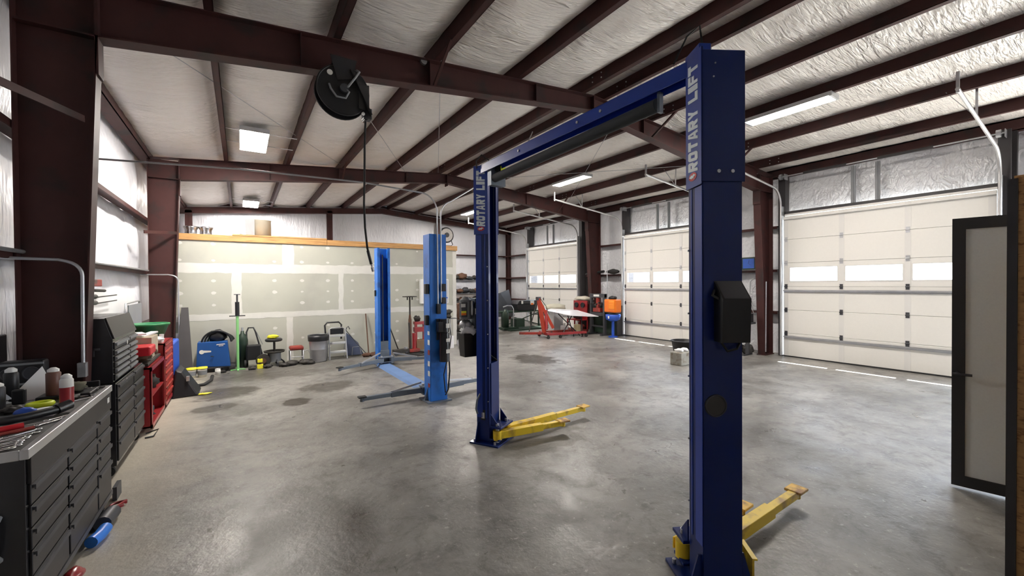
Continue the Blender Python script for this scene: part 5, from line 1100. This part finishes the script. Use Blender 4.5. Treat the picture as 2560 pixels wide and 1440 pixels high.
B().box(8.9, 13.7, .0, 11.3, 14.5, .05).single('steel_ramp', DKGREEN, 'low dark green steel plate on the floor by the bench', 'plate')

# red engine hoist
t = thing('engine_hoist', 'red folding engine hoist on casters near the far door', 'engine hoist', (9.2, 11.4, 0))
bA, bB_ = Vector((8.35, 11.55, .16)), Vector((10.0, 10.85, .16))
B().beam((8.05, 11.85, .17), (9.0, 11.35, .15), .09, .08).build('front_leg', REDD, t); B().beam((8.75, 11.15, .15), (10.15, 10.75, .17), .08, .08).build('side_leg', RED, t)
B().beam((8.9, 11.8, .15), (10.25, 11.5, .15), .08, .08).build('side_leg', REDD, t); B().beam((8.75, 11.1, .15), (8.95, 11.85, .15), .09, .09).build('cross_member', RED, t)
B().beam((8.82, 11.42, .15), (8.72, 11.62, 1.36), .10, .12).build('mast', ORRED, t); B().beam((8.72, 11.62, 1.34), (9.15, 11.35, .32), .09, .10).build('boom', ORRED, t)
B().cyl((8.86, 11.36, .28), (8.95, 11.5, .95), .05, n=12).build('ram', RED, t); B().cyl((8.95, 11.5, .95), (8.82, 11.55, 1.15), .025, n=10).build('ram_rod', CHROME, t)
B().cyl((8.36, 11.7, .22), (8.68, 11.64, 1.30), .018, n=8).build('pump_handle', GRIME, t); B().box(8.64, 11.56, 1.3, 8.78, 11.68, 1.42).build('hook_head', DKGREY, t)
B().tube([(8.75, 11.55, 1.36), (8.95, 11.5, 1.1), (9.05, 11.45, .8)], .01, 6).build('chain', GRIME, t)
for x, y in ((8.72, 11.08), (8.95, 11.9), (10.15, 10.75), (10.25, 11.5), (9.2, 11.02)): B().cyl((x, y-.025, .055), (x, y+.025, .055), .055, n=14).box(x-.02, y-.03, .055, x+.02, y+.03, .14).build('caster', RUBBER, t)
# white hood panel on a stand
t = thing('vehicle_hood', 'glossy white vehicle hood laid flat on a folding stand', 'vehicle panel', (10.0, 11.2, .7))
hp2 = [(9.10, 11.70, .93), (9.55, 11.95, .97), (10.4, 11.5, .90), (10.75, 10.75, .70), (10.3, 10.85, .72), (9.6, 10.95, .78), (9.25, 11.3, .88)]
B().add(hp2+[(x, y, z-.02) for x, y, z in hp2], [tuple(range(7)), tuple(range(7, 14))]+[(k, (k+1) % 7, 7+(k+1) % 7, 7+k) for k in range(7)]).build('hood_panel', mat('gloss_white_paint', (.85, .86, .9), .15, var=.02, coat=.5), t)
t = thing('folding_stand', 'black folding stand under the white hood', 'stand', (9.9, 11.2, 0))
for a, c in (((9.4, 11.2, .02), (10.1, 11.4, .78)), ((10.1, 11.0, .02), (9.5, 11.5, .80)), ((10.0, 10.8, .02), (10.35, 11.2, .70)), ((9.75, 10.95, .02), (9.65, 11.15, .75))): B().cyl(a, c, .018, n=8).build('leg', BLACK, t)
B().blob((9.9, 12.2, .98), (.5, .3, .14), 15, .3, 2).single('folded_tarp', mat('cream_tarp', (.5, .48, .38), .8, var=.2), 'heaped cream tarp behind the white hood', 'tarp')
B().box(9.75, 12.05, 0, 10.2, 12.4, .88).single('storage_box', LTGREY, 'grey box carrying the cream tarp behind the hood', 'box', bevel=.02)
for k, (x, y, w2, h2, mm, lb) in enumerate([(10.0, 11.75, .22, .42, PAPER, 'white jug under the hood stand, left'), (10.5, 11.6, .2, .45, mat('cream_jug', (.75, .65, .38), .4, var=.1), 'cream jug under the hood stand, right'), (10.25, 11.35, .36, .14, PAPER, 'white bag on the floor under the hood')]):
    if k < 2:
        t = thing('fluid_jug', lb, 'jug', (x, y, 0)); B().box(x-w2/2, y-w2/2, 0, x+w2/2, y+w2/2, h2*.8).build('jug_body', mm, t, bevel=.03); B().cyl((x, y, h2*.8), (x, y, h2), .035, n=12).build('cap', WHITE, t)
    else: B().blob((x, y, h2*.5), (w2*.6, w2*.4, h2*.52), 5, .3).single('white_bag', mm, lb, 'bag')
# red tool cart beside the press
t = thing('tool_cart', 'red pegboard tool cart with two round reels', 'tool cart', (10.9, 12.0, 0))
B().box(10.95, 11.55, .5, 10.98, 12.3, 1.22).build('back_panel', RED, t); B().box(10.6, 11.55, .48, 11.0, 12.3, .52).build('shelf', RED, t); B().box(10.6, 11.55, .1, 11.0, 12.3, .14).build('shelf', REDD, t)
for x in (10.62, 10.98):
    for yy in (11.57, 12.28): B().box(x-.02, yy-.02, .05, x+.02, yy+.02, .52 if x < 10.8 else 1.22).build('post', RED, t)
for yy in (11.75, 12.1): B().cyl((10.9, yy, 1.05), (10.95, yy, 1.05), .09, n=20).torus((10.9, yy, 1.05), .09, .012, 'x', 20, 6).build('reel', BLACK, t)
B().blob((10.8, 11.9, .62), (.12, .2, .1), 8, .5, 3).single('vise', GRIME, 'grimy vise on the red cart shelf', 'vise')
B().blob((10.8, 11.8, .26), (.15, .25, .12), 18, .5, 3).single('parts_heap', REDD, 'red and dark parts on the lower cart shelf', 'metal part')
B().blob((11.2, 12.0, 1.28), (.22, .45, .09), 28, .6, 3).single('light_bag', mat('cream_bag', (.62, .58, .48), .7, var=.15), 'crumpled cream bag lying above the red cart', 'bag')
# shop press against the middle column
t = thing('shop_press', 'dark H-frame shop press standing by the middle right column', 'shop press', (10.9, 11.0, 0))
for yy in (10.62, 11.28): B().box(10.88, yy-.04, .06, 10.98, yy+.04, 1.48).box(10.72, yy-.045, 0, 11.14, yy+.045, .06).build('upright', DKGREY, t)
B().box(10.86, 10.58, 1.36, 11.0, 11.32, 1.50).build('crossbeam', DKGREY, t)
B().box(10.87, 10.58, .70, 10.99, 11.32, .82).build('crossbeam', DKGREY, t); B().box(10.9, 10.6, .28, 10.96, 11.3, .34).build('lower_tie', DKGREY, t)
B().cyl((10.93, 10.95, .98), (10.93, 10.95, 1.36), .07, n=16).build('ram', REDD, t); B().box(10.86, 10.78, .84, 11.0, 11.14, .98).build('bed_block', REDD, t); B().box(10.852, 10.82, 1.40, 10.86, 11.1, 1.47).build('nameplate', LABEL, t)
for k in range(5): B().cyl((10.86, 10.68+.13*k, 1.12+.05*(k % 2)), (10.80, 10.68+.13*k, 1.12+.05*(k % 2)), .03, n=10).build('bushing', GRIME, t)
t = thing('storage_cabinet', 'dark grey cabinet behind the press and the orange box', 'cabinet', (11.35, 10.8, 0)); B().box(11.18, 10.25, 0, 11.45, 11.45, 1.08).build('body', DKGREY, t, bevel=.006); B().box(11.16, 10.3, .05, 11.18, 11.4, 1.03).build('door', DKGREEN, t)
t = thing('orange_case', 'bright orange ribbed plastic case on a blue drum', 'case', (10.85, 10.12, .8))
B().box(10.68, 9.88, .86, 11.0, 10.42, 1.32).build('shell', ORANGE, t, bevel=.05, seg=3); B().box(10.66, 9.92, .98, 10.68, 10.18, 1.27).build('lid_panel', mat('light_orange', (.95, .32, .03), .4, var=.08), t, bevel=.01)
for k in range(3): B().box(10.65, 9.95, 1.02+.08*k, 10.662, 10.15, 1.03+.08*k).build('rib', ORANGE, t)
B().blob((10.85, 10.15, 1.36), (.1, .16, .07), 2, .5).build('handle', BLACK, t); B().cyl((10.85, 10.15, .80), (10.85, 10.15, .86), .15, n=20).build('collar', BLACK, t)
t = thing('oil_drain', 'blue oil drain with funnel and stem under the orange case', 'oil drain', (10.85, 10.15, 0))
B().lathe([(0, .55), (.12, .56), (.24, .62), (.26, .79), (.24, .795), (0, .79)], (10.85, 10.15, 0), 28).build('funnel', BLUEPL, t); B().cyl((10.85, 10.15, .03), (10.85, 10.15, .58), .05, n=16).build('stem', BLUEPL, t); B().cyl((10.85, 10.15, 0), (10.85, 10.15, .03), .16, n=20).build('base', BLUEPL, t); B().box(10.59, 10.08, .66, 10.60, 10.14, .75).build('sticker', LABEL, t)
# dark trim pieces lying along the girt
B().tube([(11.62, 12.3, 2.24), (11.60, 11.7, 2.30), (11.6, 11.3, 2.33)], .05, 10).single('tyre_stack', RUBBER, 'dark rubber piece on the girt left of the middle column', 'rubber trim')
B().blob((11.62, 10.85, 2.31), (.10, .30, .09), 3, .3).single('dark_cover', RUBBER, 'dark domed cover lying on the girt right of the middle column', 'cover')

# ------------------------------------------------------------------ by the near right column
t = thing('side_table', 'grey metal side table with boxes beside the near right column', 'table', (11.0, 5.75, 0))
B().box(10.72, 5.52, .80, 11.18, 6.6, .85).build('top', DKGREY, t, bevel=.006)
for yy in (5.62, 6.5): B().box(10.93, yy-.04, .03, 10.99, yy+.04, .80).prism([(10.80, .8), (11.1, .8), (10.97, .62), (10.95, .62)], 1, yy-.02, yy+.02).box(10.75, yy-.03, 0, 11.15, yy+.03, .03).build('leg', DKGREY, t)
for k, (y0, y1_, h, mm, lb) in enumerate([(5.54, 5.76, .22, BLACK, 'black box at the right end of the side table'), (5.80, 6.0, .20, GREY, 'grey box with dark face on the side table'), (6.05, 6.4, .17, LTGREY, 'pale box on the side table next to the navy column')]):
    B().box(10.8, y0, .852, 11.1, y1_, .852+h).single('small_box', mm, lb, 'box', bevel=.008)
B().blob((10.95, 5.9, 1.085), (.1, .18, .03), 4, .4).single('folded_paper', GREY, 'dark folded sheet on the boxes of the side table', 'paper')
t = thing('wall_clock', 'square blue faced clock standing on the wall girt', 'clock', (11.5, 5.86, 2.21))
B().box(11.52, 5.68, 2.22, 11.60, 6.08, 2.56).build('case', DKGREEN, t, bevel=.01); B().box(11.512, 5.73, 2.26, 11.52, 6.03, 2.52).build('face', BLUECLOCK, t)
B().beam((11.508, 5.88, 2.39), (11.508, 5.86, 2.48), .012, .004).beam((11.508, 5.88, 2.39), (11.508, 5.82, 2.35), .012, .004).build('hand', BLACK, t)
B().box(11.5, 5.58, 2.22, 11.6, 5.66, 2.45).single('red_tin', REDD, 'dark red tin on the girt beside the blue clock', 'tin', bevel=.01)
t = thing('looped_wire', 'pale cord looped from a hook left of the near right column', 'cord', (11.4, 5.62, 1.9))
for k in range(4): B().tube([(11.44, 5.60+.01*k, 2.04), (11.42, 5.50-.01*k, 1.9), (11.42, 5.48, 1.5-.05*k), (11.42, 5.56, 1.25-.06*k), (11.42, 5.70, 1.25-.06*k), (11.42, 5.80, 1.5-.05*k), (11.42, 5.77+.01*k, 1.9), (11.44, 5.66, 2.04)], .007, 6).build('cord_loop', LTGREY if k % 2 else GREY, t)
B().tube([(11.60, 5.64, 2.02), (11.43, 5.64, 2.02), (11.42, 5.64, 2.05)], .008, 6).build('hook', DKGREY, t)
B().tube([(11.45, 5.64, 2.0), (11.46, 5.62, 1.5), (11.5, 5.60, 1.0), (11.5, 5.61, .45)], .006, 6).single('dangling_wire', GREY, 'thin grey wire hanging below the looped cord', 'wire')
for k, (x, y, s_, lb) in enumerate([(11.0, 6.25, .2, 'brown parts heap under the side table, left'), (11.05, 5.95, .17, 'rusty parts heap under the side table, middle'), (11.1, 5.68, .13, 'small dark parts heap at the column foot')]):
    B().blob((x, y, s_*.9), (s_*.9, s_, s_*.95), k+90, .6, 3).single('parts_heap', [RUST, GRIME, GRIME][k], lb, 'metal part')
t = thing('grey_crate', 'pale grey battery crate on the floor behind the navy column', 'crate', (8.55, 5.85, 0))
B().box(8.28, 5.70, 0, 8.80, 6.0, .30).build('crate', mat('stained_crate', (.36, .35, .31), .7, var=.3, dirt=(.2, .17, .12), ds=8), t, bevel=.02)
for x in (8.42, 8.6): B().blob((x, 5.85, .33), (.07, .1, .045), 3, .5).build('rag', PAPER, t)
t = thing('black_tub', 'black tapered tub stacked behind the pale crate', 'tub', (9.2, 6.2, 0))
B().lathe([(0, .02), (.20, .02), (.27, .42), (.29, .43), (.29, .46), (.25, .46), (.19, .05), (0, .05)], (9.15, 6.25, 0), 26).build('tub', BLACK, t)
B().torus((9.15, 6.25, .45), .28, .015, 'z', 26, 6).build('rim', DKGREY, t)

B().box(-1.74, 5.14, 0, -1.67, 5.31, 1.50).single('dark_locker', BLACK, 'narrow dark locker against the left wall behind the radio', 'locker', bevel=.01)
